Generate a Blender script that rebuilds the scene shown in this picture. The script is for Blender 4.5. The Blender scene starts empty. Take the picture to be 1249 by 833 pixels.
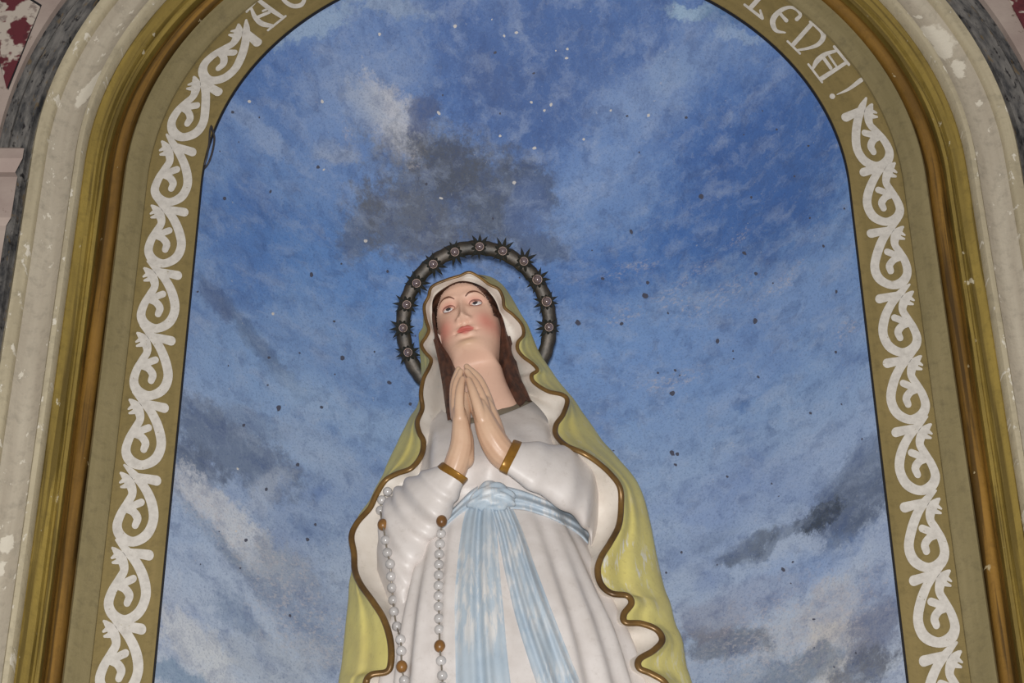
import bpy, bmesh, math, random
import numpy as np
from mathutils import Vector, Matrix
from mathutils.bvhtree import BVHTree

random.seed(7)
rng = np.random.RandomState(7)
scene = bpy.context.scene
COL = scene.collection
PI = math.pi

# ------------------------------------------------------------------ camera
ZS = 4.61                       # height of the arch springing above the church floor
FPX, PITCH, YAW, ROLL = 2844.8, .632145, .0140058, -.00530236
CAM = np.array([-.0800029, -3.57522, ZS - 3.00995])
fw = np.array([math.sin(YAW) * math.cos(PITCH), math.cos(YAW) * math.cos(PITCH), math.sin(PITCH)])
rt = np.cross(fw, [0, 0, 1]); rt /= np.linalg.norm(rt); up = np.cross(rt, fw)
rt, up = math.cos(ROLL) * rt + math.sin(ROLL) * up, -math.sin(ROLL) * rt + math.cos(ROLL) * up
cd = bpy.data.cameras.new('camera'); cam = bpy.data.objects.new('camera', cd); COL.objects.link(cam)
cd.sensor_width = 36; cd.lens = FPX / 1249 * 36; cd.clip_start = .05
M3 = Matrix([[rt[i], up[i], -fw[i]] for i in range(3)]).to_4x4()
cam.matrix_world = Matrix.Translation(Vector(CAM)) @ M3
scene.camera = cam

def ray(px, py):
    d = fw * FPX + rt * (px - 624.5) - up * (py - 416.5)
    return d / np.linalg.norm(d)
def P(px, py, Y=0.0):
    d = ray(px, py)
    return CAM + d * ((Y - CAM[1]) / d[1])
def proj(X):
    v = np.array(X) - CAM; z = v @ fw
    return 624.5 + FPX * (v @ rt) / z, 416.5 - FPX * (v @ up) / z

# ------------------------------------------------------------------ light
w = bpy.data.worlds.new('world'); scene.world = w; w.use_nodes = True
bg = w.node_tree.nodes['Background']
bg.inputs[0].default_value = (1.0, .95, .89, 1); bg.inputs[1].default_value = .22
fl = bpy.data.lights.new('camera_flash_offscreen', 'SPOT'); flash = bpy.data.objects.new('camera_flash_offscreen', fl); COL.objects.link(flash)
fl.energy = 520; fl.color = (1, .99, .975); fl.shadow_soft_size = .05; fl.spot_size = math.radians(50); fl.spot_blend = .8
fpos = CAM + rt * -.02 + up * .12
flash.location = fpos
flash.rotation_euler = Vector(fw).to_track_quat('-Z', 'Y').to_euler()
scene.view_settings.view_transform = 'Standard'; scene.view_settings.look = 'None'
scene.view_settings.exposure = 0.12; scene.view_settings.gamma = 1.0; scene.view_settings.use_curve_mapping = False

# ------------------------------------------------------------------ material helpers
def lin(c):
    return tuple((x / 255 / 12.92) if x / 255 <= .04045 else ((x / 255 + .055) / 1.055) ** 2.4 for x in c[:3]) + (1,)

class NT:
    def __init__(s, name):
        s.m = bpy.data.materials.new(name); s.m.use_nodes = True; s.t = s.m.node_tree
        s.b = s.t.nodes['Principled BSDF']
    def n(s, typ, **k):
        o = s.t.nodes.new(typ)
        for a, v in k.items(): setattr(o, a, v)
        return o
    def l(s, a, b): s.t.links.new(a, b)
    def coord(s, kind='Position'):
        if kind == 'Position': return s.n('ShaderNodeNewGeometry').outputs['Position']
        return s.n('ShaderNodeTexCoord').outputs[kind]
    def mapping(s, vec, scale=(1, 1, 1), rot=(0, 0, 0), loc=(0, 0, 0)):
        m = s.n('ShaderNodeMapping'); s.l(vec, m.inputs[0])
        m.inputs['Scale'].default_value = scale; m.inputs['Rotation'].default_value = rot; m.inputs['Location'].default_value = loc
        return m.outputs[0]
    def noise(s, vec, scale, detail=4, rough=.55, color=False):
        o = s.n('ShaderNodeTexNoise'); s.l(vec, o.inputs['Vector'])
        o.inputs['Scale'].default_value = scale; o.inputs['Detail'].default_value = detail; o.inputs['Roughness'].default_value = rough
        return o.outputs['Color' if color else 'Fac']
    def rng(s, v, a, b, c=0., d=1., smooth=False):
        o = s.n('ShaderNodeMapRange')
        if smooth: o.interpolation_type = 'SMOOTHSTEP'
        s.l(v, o.inputs[0])
        for i, x in enumerate((a, b, c, d)): o.inputs[i + 1].default_value = x
        return o.outputs[0]
    def math(s, op, a, b):
        o = s.n('ShaderNodeMath', operation=op)
        for i, x in enumerate((a, b)):
            if isinstance(x, (int, float)): o.inputs[i].default_value = x
            else: s.l(x, o.inputs[i])
        return o.outputs[0]
    def mix(s, fac, a, b):
        o = s.n('ShaderNodeMix', data_type='RGBA')
        if isinstance(fac, (int, float)): o.inputs[0].default_value = fac
        else: s.l(fac, o.inputs[0])
        for i, x in ((6, a), (7, b)):
            if isinstance(x, tuple): o.inputs[i].default_value = x
            else: s.l(x, o.inputs[i])
        return o.outputs[2]
    def bump(s, h, strength=.2, dist=.002):
        o = s.n('ShaderNodeBump'); o.inputs['Strength'].default_value = strength; o.inputs['Distance'].default_value = dist
        s.l(h, o.inputs['Height']); s.l(o.outputs[0], s.b.inputs['Normal'])
    def done(s, col, rough=.5, metal=0., spec=.4):
        if isinstance(col, tuple): s.b.inputs['Base Color'].default_value = col
        else: s.l(col, s.b.inputs['Base Color'])
        if isinstance(rough, (int, float)): s.b.inputs['Roughness'].default_value = rough
        else: s.l(rough, s.b.inputs['Roughness'])
        s.b.inputs['Metallic'].default_value = metal
        s.b.inputs['Specular IOR Level'].default_value = spec
        return s.m

def blob_group():
    g = bpy.data.node_groups.new('blob', 'ShaderNodeTree')
    I = g.interface
    I.new_socket('Vector', in_out='INPUT', socket_type='NodeSocketVector')
    I.new_socket('Center', in_out='INPUT', socket_type='NodeSocketVector')
    I.new_socket('InvR', in_out='INPUT', socket_type='NodeSocketVector')
    for nm in ('Angle', 'Soft', 'Strength', 'Jit'): I.new_socket(nm, in_out='INPUT', socket_type='NodeSocketFloat')
    I.new_socket('Mask', in_out='OUTPUT', socket_type='NodeSocketFloat')
    gi = g.nodes.new('NodeGroupInput'); go = g.nodes.new('NodeGroupOutput')
    L = g.links.new
    r = g.nodes.new('ShaderNodeVectorRotate'); r.rotation_type = 'Y_AXIS'
    L(gi.outputs['Vector'], r.inputs['Vector']); L(gi.outputs['Center'], r.inputs['Center']); L(gi.outputs['Angle'], r.inputs['Angle'])
    s = g.nodes.new('ShaderNodeVectorMath'); s.operation = 'SUBTRACT'; L(r.outputs[0], s.inputs[0]); L(gi.outputs['Center'], s.inputs[1])
    m = g.nodes.new('ShaderNodeVectorMath'); m.operation = 'MULTIPLY'; L(s.outputs[0], m.inputs[0]); L(gi.outputs['InvR'], m.inputs[1])
    ln = g.nodes.new('ShaderNodeVectorMath'); ln.operation = 'LENGTH'; L(m.outputs[0], ln.inputs[0])
    a = g.nodes.new('ShaderNodeMath'); a.operation = 'ADD'; a.inputs[0].default_value = 1; L(gi.outputs['Soft'], a.inputs[1])
    b = g.nodes.new('ShaderNodeMath'); b.operation = 'SUBTRACT'; b.inputs[0].default_value = 1; L(gi.outputs['Soft'], b.inputs[1])
    mr = g.nodes.new('ShaderNodeMapRange'); mr.interpolation_type = 'SMOOTHSTEP'
    j_ = g.nodes.new('ShaderNodeMath'); j_.operation = 'ADD'; L(ln.outputs['Value'], j_.inputs[0]); L(gi.outputs['Jit'], j_.inputs[1]); L(j_.outputs[0], mr.inputs[0]); L(a.outputs[0], mr.inputs[1]); L(b.outputs[0], mr.inputs[2])
    mr.inputs[3].default_value = 0; mr.inputs[4].default_value = 1
    q = g.nodes.new('ShaderNodeMath'); q.operation = 'MULTIPLY'; L(mr.outputs[0], q.inputs[0]); L(gi.outputs['Strength'], q.inputs[1])
    L(q.outputs[0], go.inputs[0])
    return g
BLOB = blob_group()
def blob(nt, vec, c, rx, rz, ang=0., soft=.6, strength=1., jit=None):
    o = nt.n('ShaderNodeGroup'); o.node_tree = BLOB
    nt.l(vec, o.inputs['Vector'])
    o.inputs['Center'].default_value = (c[0], 0, c[2]); o.inputs['InvR'].default_value = (1 / rx, 0, 1 / rz)
    o.inputs['Angle'].default_value = ang; o.inputs['Soft'].default_value = soft; o.inputs['Strength'].default_value = strength
    if jit is not None: nt.l(jit, o.inputs['Jit'])
    return o.outputs[0]
def flatpos(nt, amount=0., scale=6., fine=0.):
    """painted-surface coordinate: world position with y dropped, edges broken up by noise"""
    p = nt.coord()
    if amount:
        c = nt.noise(p, scale, 5, .6, True)
        v = nt.n('ShaderNodeVectorMath', operation='SUBTRACT'); nt.l(c, v.inputs[0]); v.inputs[1].default_value = (.5, .5, .5)
        k = nt.n('ShaderNodeVectorMath', operation='SCALE'); nt.l(v.outputs[0], k.inputs[0]); k.inputs['Scale'].default_value = amount
        a = nt.n('ShaderNodeVectorMath', operation='ADD'); nt.l(p, a.inputs[0]); nt.l(k.outputs[0], a.inputs[1]); p = a.outputs[0]
    if fine:
        c = nt.noise(p, 60, 3, .7, True)
        v = nt.n('ShaderNodeVectorMath', operation='SUBTRACT'); nt.l(c, v.inputs[0]); v.inputs[1].default_value = (.5, .5, .5)
        k = nt.n('ShaderNodeVectorMath', operation='SCALE'); nt.l(v.outputs[0], k.inputs[0]); k.inputs['Scale'].default_value = fine
        a = nt.n('ShaderNodeVectorMath', operation='ADD'); nt.l(p, a.inputs[0]); nt.l(k.outputs[0], a.inputs[1]); p = a.outputs[0]
    m = nt.n('ShaderNodeVectorMath', operation='MULTIPLY'); nt.l(p, m.inputs[0]); m.inputs[1].default_value = (1, 0, 1)
    return m.outputs[0]

# ------------------------------------------------------------------ mesh helpers
def tag(o, label=None, cat=None, group=None, kind=None):
    if label: o['label'] = label
    if cat: o['category'] = cat
    if group: o['group'] = group
    if kind: o['kind'] = kind
    return o
def empty(name, loc):
    o = bpy.data.objects.new(name, None); COL.objects.link(o); o.location = Vector(loc); o.empty_display_size = .1
    return o
def root_loc(o):
    v = Vector((0, 0, 0))
    while o is not None: v += o.location; o = o.parent
    return v
def obj(name, verts, faces, mat, parent=None, smooth=True, sharp=None, origin=None, uv=None, mats=None, fm=None):
    """verts in world metres -> one mesh object"""
    verts = np.asarray(verts, float)
    if parent is not None: org = np.array(root_loc(parent))
    elif origin is not None: org = np.array(origin, float)
    else:
        org = np.array([(verts[:, 0].min() + verts[:, 0].max()) / 2, (verts[:, 1].min() + verts[:, 1].max()) / 2, verts[:, 2].min()])
    me = bpy.data.meshes.new(name); me.from_pydata((verts - org).tolist(), [], [tuple(int(i) for i in f) for f in faces]); me.update()
    if uv is not None:
        ul = me.uv_layers.new(name='UVMap')
        li = np.zeros(len(me.loops), int); me.loops.foreach_get('vertex_index', li)
        ul.data.foreach_set('uv', np.asarray(uv, float)[li].ravel())
    if mats:
        for m in mats: me.materials.append(m)
        me.polygons.foreach_set('material_index', list(fm))
    else: me.materials.append(mat)
    if smooth:
        me.polygons.foreach_set('use_smooth', [True] * len(me.polygons))
        if sharp: me.set_sharp_from_angle(angle=math.radians(sharp))
    o = bpy.data.objects.new(name, me); COL.objects.link(o)
    if parent is not None: o.parent = parent
    else: o.location = Vector(org)
    return o
def fix_normals(o):
    bm = bmesh.new(); bm.from_mesh(o.data); bmesh.ops.recalc_face_normals(bm, faces=bm.faces); bm.to_mesh(o.data); bm.free()
def gridfaces(nu, nv, cu=False, cv=False, base=0):
    F = []
    for i in range(nu if cu else nu - 1):
        for j in range(nv if cv else nv - 1):
            a = i * nv + j; b = ((i + 1) % nu) * nv + j; c = ((i + 1) % nu) * nv + (j + 1) % nv; d = i * nv + (j + 1) % nv
            F.append((base + a, base + b, base + c, base + d))
    return F
def cat(pts, n, closed=False):
    """Catmull-Rom resample of an (N,k) list to n points, even in chord length"""
    p = np.asarray(pts, float)
    N = len(p)
    if closed: q = np.vstack([p[-1], p, p[0], p[1]]); segs = N
    else: q = np.vstack([2 * p[0] - p[1], p, 2 * p[-1] - p[-2]]); segs = N - 1
    out = []
    k = 12
    for i in range(segs):
        a, b, c, d = q[i], q[i + 1], q[i + 2], q[i + 3]
        for t in np.linspace(0, 1, k, endpoint=False):
            out.append(.5 * ((2 * b) + (c - a) * t + (2 * a - 5 * b + 4 * c - d) * t * t + (3 * b - a - 3 * c + d) * t ** 3))
    out.append(p[0] if closed else p[-1]); out = np.array(out)
    L = np.concatenate([[0], np.cumsum(np.linalg.norm(np.diff(out[:, :3], axis=0), axis=1))])
    s = np.linspace(0, L[-1], n, endpoint=not closed)
    return np.array([[np.interp(x, L, out[:, j]) for j in range(out.shape[1])] for x in s])
def catu(pts, n):
    """Catmull-Rom resample evenly in key index"""
    p = np.asarray(pts, float); q = np.vstack([2 * p[0] - p[1], p, 2 * p[-1] - p[-2]]); out = []
    for s in np.linspace(0, len(p) - 1, n):
        i = min(int(s), len(p) - 2); t = s - i; a, b, c, d = q[i], q[i + 1], q[i + 2], q[i + 3]
        out.append(.5 * ((2 * b) + (c - a) * t + (2 * a - 5 * b + 4 * c - d) * t * t + (3 * b - a - 3 * c + d) * t ** 3))
    return np.array(out)
def tube_geo(path, rad, sides=10, flat=1., fdir=None, cap=True):
    """path (n,3); rad scalar or (n,). Optional flattening along fdir"""
    path = np.asarray(path, float); n = len(path); rad = np.ones(n) * rad
    V = []; T = np.gradient(path, axis=0); T /= np.linalg.norm(T, axis=1)[:, None] + 1e-12
    up0 = np.array([0, -1., 0]) if fdir is None else np.array(fdir, float)
    for i in range(n):
        a = np.cross(T[i], up0)
        if np.linalg.norm(a) < 1e-4: a = np.cross(T[i], [1., .1, .2])
        a /= np.linalg.norm(a); b = np.cross(a, T[i])
        for k in range(sides):
            th = 2 * PI * k / sides
            V.append(path[i] + rad[i] * (math.cos(th) * a + flat * math.sin(th) * b))
    F = gridfaces(n, sides, False, True)
    if cap:
        V.append(path[0]); V.append(path[-1]); c0 = n * sides
        for k in range(sides):
            F.append((c0, (k + 1) % sides, k)); F.append((c0 + 1, (n - 1) * sides + k, (n - 1) * sides + (k + 1) % sides))
    return np.array(V), F
def sphere_geo(c, r, nu=16, nv=10):
    V = []; c = np.array(c, float); r = np.ones(3) * r
    for i in range(nv + 1):
        ph = PI * i / nv
        for k in range(nu):
            th = 2 * PI * k / nu
            V.append(c + r * np.array([math.sin(ph) * math.cos(th), math.sin(ph) * math.sin(th), math.cos(ph)]))
    return np.array(V), gridfaces(nv + 1, nu, False, True)
class Acc:
    def __init__(s): s.V = []; s.F = []; s.n = 0
    def add(s, V, F):
        s.V.append(np.asarray(V, float)); s.F += [tuple(i + s.n for i in f) for f in F]; s.n += len(V); return s
    def verts(s): return np.vstack(s.V)

# ------------------------------------------------------------------ the setting: niche and its arched surround
A = .65                      # half width of the niche opening
H_BOT = -1.80                # niche floor below the springing
def arch_path(n_str=26, n_arc=96):
    pts = []
    for z in np.linspace(H_BOT, 0, n_str, endpoint=False): pts.append((-1, 'L', z))
    for t in np.linspace(0, PI, n_arc + 1): pts.append((0, 'A', t))
    for z in np.linspace(0, H_BOT, n_str + 1)[1:]: pts.append((1, 'R', z))
    return pts
APATH = arch_path()
def arch_pt(q, d, Y):
    k, c, v = q
    if c == 'A': return (-(A + d) * math.cos(v), Y, ZS + (A + d) * math.sin(v))
    return (k * (A + d), Y, ZS + v)
def arch_s(q):
    k, c, v = q
    if c == 'A': return v * A
    return v if k < 0 else PI * A - v
def sweep(name, prof, mat, label, category='moulding', sharp=35):
    V = []; F = []; uv = []
    n = len(prof)
    for q in APATH:
        for (d, Y) in prof:
            V.append(arch_pt(q, d, Y)); uv.append((arch_s(q), d))
    F = [f[::-1] for f in gridfaces(len(APATH), n)]
    o = obj(name, V, F, mat, sharp=sharp, uv=uv, origin=(0, 0, ZS + H_BOT))
    return tag(o, label, category, kind='structure')

def moulding(name, c1, c2, chip=(.67, .70), chipcol=(206, 196, 178), rough=.55, metal=0., spec=.35, dark=None, marks=()):
    nt = NT(name); uv = nt.coord('UV'); pos = nt.coord()
    u1 = nt.mapping(uv, (3, 40, 1)); u2 = nt.mapping(uv, (16, 30, 1))
    col = nt.mix(nt.rng(nt.noise(u1, 1.0, 5), .35, .65), lin(c1), lin(c2))
    col = nt.mix(nt.rng(nt.noise(pos, 45, 5, .7), .5, .8, 0, .55), col, lin([x * .62 for x in c1]))
    if dark: col = nt.mix(nt.rng(nt.noise(nt.mapping(uv, (2, 90, 1)), 1.0, 3), .52, .6, 0, .7), col, lin(dark))
    h = nt.noise(pos, 90, 5, .65)
    ch = nt.rng(nt.noise(u2, 1.6, 6, .62), chip[0], chip[1])
    if marks:
        fp = flatpos(nt, .035, 40, .012)
        for (px, py, rx, ry, ang) in marks:
            c = P(px, py, -.075); m = blob(nt, fp, c, rx / 620, ry / 500, ang, .15, 1)
            ch = nt.math('MAXIMUM', ch, m)
    col = nt.mix(ch, col, lin(chipcol))
    nt.bump(nt.math('SUBTRACT', h, nt.math('MULTIPLY', ch, .5)), .35, .003)
    return nt.done(col, rough, metal, spec)

M = {}
M['band'] = moulding('olive_band_paint', (140, 122, 78), (128, 112, 70), (.74, .76), rough=.6)
M['strip'] = moulding('khaki_strip_paint', (140, 127, 92), (126, 114, 80), (.74, .76), rough=.6)
M['bead'] = moulding('brown_gilt_bead', (158, 118, 52), (112, 82, 36), (.685, .70), (196, 178, 140), .42, .18, .5, dark=(60, 44, 22))
M['gilt'] = moulding('dull_gilt', (164, 140, 68), (130, 110, 54), (.665, .685), (206, 196, 170), .46, .15, .5, dark=(84, 68, 26))
M['cream'] = moulding('cream_limewash', (188, 178, 160), (172, 161, 144), (.63, .65), (214, 206, 190), .7,
                      marks=[(1143, 44, 15, 22, .6), (1150, 58, 14, 12, 0), (1170, 82, 9, 13, 0), (1120, 18, 4, 4, 0), (108, 108, 8, 24, -.45), (120, 95, 6, 18, -.5),
                             (75, 110, 5, 8, 0), (52, 178, 4, 9, 0), (47, 200, 4, 8, 0), (8, 660, 8, 9, 0), (1, 690, 5, 7, 0), (1193, 123, 5, 4, 0)])
M['fillet'] = moulding('cream_fillet', (192, 180, 152), (172, 160, 134), (.60, .63), (218, 210, 194), .65)
nt = NT('grey_marbled_band'); p = nt.mapping(nt.coord('UV'), (14, 40, 1)); n1 = nt.noise(p, 1.2, 6, .7)
c = nt.mix(nt.rng(n1, .38, .6), lin((58, 58, 60)), lin((120, 116, 112)))
c = nt.mix(nt.rng(nt.noise(nt.mapping(nt.coord('UV'), (50, 90, 1)), 1, 4, .6), .57, .66), c, lin((34, 32, 34)))
c = nt.mix(nt.rng(nt.noise(p, 2.6, 2), .62, .68, 0, .6), c, lin((112, 92, 60))); M['grey'] = nt.done(c, .55)
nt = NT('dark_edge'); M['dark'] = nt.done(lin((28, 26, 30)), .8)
nt = NT('pinkish_plaster'); p = nt.coord()
c = nt.mix(nt.rng(nt.noise(p, 9, 5), .35, .65), lin((176, 160, 150)), lin((158, 140, 132)))
c = nt.mix(nt.rng(nt.noise(p, 28, 6, .7), .62, .68), c, lin((112, 96, 84))); nt.bump(nt.noise(p, 70, 5), .3, .003); M['plaster'] = nt.done(c, .75)
nt = NT('maroon_marble'); p = nt.coord()
c = nt.mix(nt.rng(nt.noise(p, 15, 4, .5), .49, .52), lin((188, 176, 164)), lin((98, 38, 46)))
c = nt.mix(nt.rng(nt.noise(p, 40, 4, .6), .55, .62, 0, .5), c, lin((70, 28, 36))); M['maroon'] = nt.done(c, .6)

# painted sky on the niche wall
D0 = .34
def niche_depth(r): return .004 + D0 * max(0., 1 - (r / (A + .004)) ** 2.2)
def niche_hit(px, py):
    d = ray(px, py); Y = 0.2
    for i in range(30):
        X = CAM + d * ((Y - CAM[1]) / d[1]); z = X[2] - ZS
        Y = .5 * Y + .5 * niche_depth(min(A, math.hypot(X[0], max(z, 0)) if z > 0 else abs(X[0])))
    return CAM + d * ((Y - CAM[1]) / d[1])
def mural():
    nt = NT('painted_sky_fresco'); pos = nt.coord()
    sep = nt.n('ShaderNodeSeparateXYZ'); nt.l(pos, sep.inputs[0])
    f1 = flatpos(nt, .14, 5.5, .024); f2 = flatpos(nt, .06, 13, .026)
    jit = nt.rng(nt.noise(nt.mapping(pos, (1.2, 1, 1), (0, .35, 0)), 30, 7, .78), 0, 1, -1.1, 1.1)
    base = nt.n('ShaderNodeValToRGB'); nt.l(nt.rng(sep.outputs[2], ZS - 1.15, ZS + .66), base.inputs[0])
    e = base.color_ramp.elements
    cols = [(0, (188, 196, 210)), (.22, (168, 182, 207)), (.42, (136, 165, 208)), (.62, (114, 150, 203)), (.8, (100, 134, 190)), (1, (94, 124, 178))]
    e[0].position, e[0].color = cols[0][0], lin(cols[0][1]); e[1].position, e[1].color = cols[-1][0], lin(cols[-1][1])
    for q, cc in cols[1:-1]:
        k = e.new(q); k.color = lin(cc)
    col = base.outputs[0]
    col = nt.mix(nt.rng(nt.noise(f1, 4.2, 5, .6), .42, .68, 0, .5), col, lin((150, 172, 208)))
    col = nt.mix(nt.rng(nt.noise(nt.mapping(f1, (1, 1, 1), (0, .5, 0), (3, 0, 1)), 5.0, 5, .6), .5, .72, 0, .6), col, lin((66, 98, 162)))
    # (px, py, rx, ry, angle deg, colour, strength, softness, layer)
    B = [
     (930, 215, 110, 95, 0, (62, 98, 162), .75, .7, 1), (660, 70, 140, 60, 0, (66, 100, 160), .7, .7, 1), (1000, 160, 40, 70, 0, (76, 112, 172), .5, .7, 1),
     (640, 130, 80, 50, 0, (74, 104, 160), .6, .7, 1), (780, 320, 150, 40, -8, (74, 116, 182), .6, .7, 1), (330, 110, 60, 40, -40, (84, 118, 176), .5, .7, 1),
     (300, 300, 50, 60, 0, (74, 118, 186), .6, .7, 1), (420, 330, 90, 40, 0, (98, 142, 204), .6, .7, 1), (880, 430, 150, 60, -10, (122, 154, 206), .6, .7, 1),
     (440, 105, 80, 35, -25, (140, 160, 196), .6, .6, 1), (485, 155, 52, 26, 42, (196, 198, 206), .95, .5, 2), (445, 130, 30, 18, 30, (172, 182, 200), .7, .5, 2),
     (408, 188, 30, 10, -25, (166, 178, 200), .75, .5, 2), (318, 162, 46, 12, 15, (152, 172, 206), .7, .6, 2), (400, 150, 50, 25, -20, (132, 158, 202), .6, .6, 1),
     (560, 240, 112, 66, 8, (98, 104, 118), .72, .45, 1), (545, 205, 50, 32, 0, (86, 90, 100), .8, .5, 2), (500, 275, 70, 40, 0, (108, 112, 122), .75, .5, 2),
     (600, 250, 40, 40, 0, (92, 96, 104), .55, .5, 2), (440, 280, 22, 45, 15, (100, 102, 108), .6, .5, 2), (650, 225, 40, 14, 50, (80, 90, 112), .7, .5, 2), (660, 300, 40, 16, 20, (92, 98, 112), .6, .5, 2),
     (645, 260, 26, 34, 0, (104, 128, 176), .55, .5, 2), (515, 142, 16, 22, 35, (84, 98, 136), .7, .4, 2), (590, 95, 40, 16, 30, (80, 102, 150), .5, .6, 2),
     (800, 115, 70, 30, -15, (142, 166, 206), .65, .6, 1), (735, 205, 45, 26, -20, (132, 160, 206), .6, .5, 2), (820, 85, 30, 16, 0, (140, 164, 200), .5, .6, 2), (870, 60, 60, 14, 30, (126, 152, 196), .5, .6, 2),
     (370, 32, 75, 9, -33, (158, 180, 206), .8, .5, 2), (465, 4, 60, 8, -6, (154, 172, 196), .7, .5, 2), (845, 14, 36, 5, 14, (164, 190, 212), .8, .5, 2), (905, 44, 40, 4, 28, (156, 178, 208), .7, .5, 2), (885, 20, 30, 10, 28, (84, 118, 158), .6, .5, 2),
     (760, 430, 110, 30, -8, (126, 160, 212), .55, .6, 1), (740, 380, 40, 26, 0, (120, 152, 204), .5, .6, 2), (640, 420, 60, 30, 0, (104, 148, 208), .4, .7, 1),
     (300, 400, 70, 9, 38, (96, 116, 150), .7, .5, 2), (330, 440, 60, 8, 32, (112, 132, 164), .5, .5, 2), (262, 365, 26, 14, 30, (90, 104, 140), .6, .5, 2), (380, 430, 130, 18, 18, (106, 138, 190), .4, .6, 1),
     (420, 505, 80, 20, 8, (158, 182, 216), .6, .5, 2), (400, 560, 60, 26, 30, (160, 178, 208), .6, .5, 2), (470, 480, 50, 20, 0, (120, 152, 200), .4, .6, 2),
     (275, 545, 78, 36, 8, (108, 122, 148), .85, .35, 1), (240, 572, 32, 24, 20, (98, 110, 134), .8, .4, 2), (300, 520, 44, 20, -20, (116, 130, 156), .5, .5, 2),
     (270, 632, 62, 22, 35, (200, 204, 214), .95, .35, 2), (330, 596, 14, 34, 25, (176, 186, 206), .6, .6, 2), (300, 665, 36, 22, 40, (196, 202, 214), .7, .4, 2), (262, 655, 46, 9, 42, (104, 120, 146), .7, .5, 2),
     (225, 665, 26, 40, 0, (164, 184, 214), .6, .5, 1), (255, 720, 40, 30, 20, (172, 186, 210), .7, .4, 1), (240, 790, 52, 18, 35, (200, 204, 212), .85, .4, 2), (285, 750, 30, 16, 40, (106, 126, 158), .6, .5, 2),
     (345, 700, 42, 30, 0, (148, 156, 172), .7, .5, 2), (390, 760, 60, 42, 0, (140, 152, 178), .6, .5, 1), (330, 810, 50, 24, 0, (162, 170, 186), .6, .5, 2), (385, 650, 30, 14, 0, (110, 134, 176), .5, .5, 2), (215, 825, 40, 12, 0, (112, 138, 168), .7, .5, 2),
     (355, 745, 50, 12, 30, (116, 132, 162), .5, .5, 2), (400, 800, 40, 14, 0, (170, 176, 190), .5, .5, 2),
     (1045, 605, 46, 34, -35, (92, 104, 128), .9, .4, 2), (1000, 628, 24, 11, -15, (64, 72, 86), .95, .35, 2), (1060, 560, 26, 24, -40, (110, 124, 150), .8, .4, 2), (955, 655, 40, 6, -22, (90, 102, 124), .6, .5, 2),
     (912, 668, 30, 10, -12, (92, 102, 120), .8, .45, 2), (870, 655, 26, 10, -25, (96, 110, 138), .6, .5, 2), (1030, 650, 22, 12, -30, (88, 100, 124), .7, .4, 2), (1000, 690, 60, 10, -15, (112, 132, 172), .5, .5, 2),
     (950, 595, 120, 30, -15, (150, 170, 206), .6, .6, 1), (870, 600, 60, 30, 0, (136, 158, 202), .5, .6, 1), (960, 705, 60, 20, 0, (132, 160, 208), .5, .6, 1),
     (905, 490, 12, 11, 0, (86, 122, 178), .8, .4, 2), (905, 478, 34, 12, -20, (142, 168, 212), .6, .5, 2), (850, 520, 60, 22, -10, (130, 156, 200), .4, .6, 1),
     (1015, 775, 34, 48, 0, (196, 192, 190), .9, .45, 2), (950, 778, 34, 18, 0, (176, 182, 196), .7, .5, 2), (885, 785, 44, 16, 15, (104, 110, 124), .8, .45, 2), (870, 760, 30, 18, 0, (128, 128, 142), .7, .5, 2),
     (1070, 765, 26, 32, 0, (112, 118, 142), .8, .45, 2), (1055, 815, 26, 18, 0, (98, 102, 114), .8, .45, 2), (980, 815, 44, 18, 0, (110, 122, 140), .75, .45, 2), (925, 820, 40, 16, 0, (132, 144, 164), .6, .5, 2), (900, 735, 70, 20, 0, (152, 160, 184), .6, .5, 1),
     (860, 820, 30, 14, 0, (150, 164, 190), .5, .5, 2), (1030, 730, 50, 22, 0, (146, 160, 190), .5, .5, 1),
    ]
    for (px, py, rx, ry, ang, cc, st, so, ly) in B:
        c = niche_hit(px, py)
        col = nt.mix(blob(nt, f1 if ly == 1 else f2, c, rx / 610, ry / 480, math.radians(-ang), so * .8, st, jit), col, lin(cc))
    # brushwork, scraped patches and flaking
    md = nt.noise(nt.mapping(f2, (1, 1, 1.3), (0, .3, 0), (7, 0, 3)), 16, 6, .68)
    col = nt.mix(nt.rng(md, .49, .68, 0, .45), col, lin((168, 182, 208)))
    md2 = nt.noise(nt.mapping(f2, (1.2, 1, 1), (0, -.4, 0), (2, 0, 9)), 20, 6, .7)
    col = nt.mix(nt.rng(md2, .49, .70, 0, .5), col, lin((66, 86, 132)))
    br = nt.noise(nt.mapping(f2, (70, 1, 22), (0, .2, 0)), 1.0, 5, .75)
    col = nt.mix(nt.rng(br, .52, .78, 0, .26), col, lin((164, 178, 202)))
    gr = nt.noise(pos, 240, 3, .8)
    col = nt.mix(nt.rng(gr, .50, .78, 0, .6), col, lin((60, 80, 124)))
    sp = nt.noise(pos, 90, 4, .75)
    col = nt.mix(nt.rng(sp, .66, .72, 0, .5), col, lin((186, 188, 196)))
    for (px, py, rx, ry, ang) in [(830, 345, 40, 9, -20), (825, 368, 22, 8, -15), (905, 290, 12, 6, -20), (955, 345, 34, 8, -25), (770, 330, 34, 10, -10), (870, 365, 50, 14, -10), (1030, 402, 12, 14, 0), (760, 385, 24, 12, 0),
                                  (345, 700, 40, 26, 0), (420, 160, 6, 6, 0), (270, 640, 40, 20, 30), (960, 770, 90, 40, 0), (820, 465, 40, 10, 0), (380, 770, 60, 30, 0), (500, 190, 20, 10, -30)]:
        c = niche_hit(px, py); m = blob(nt, f2, c, rx / 610, ry / 480, math.radians(-ang), .5, .6, jit)
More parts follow.
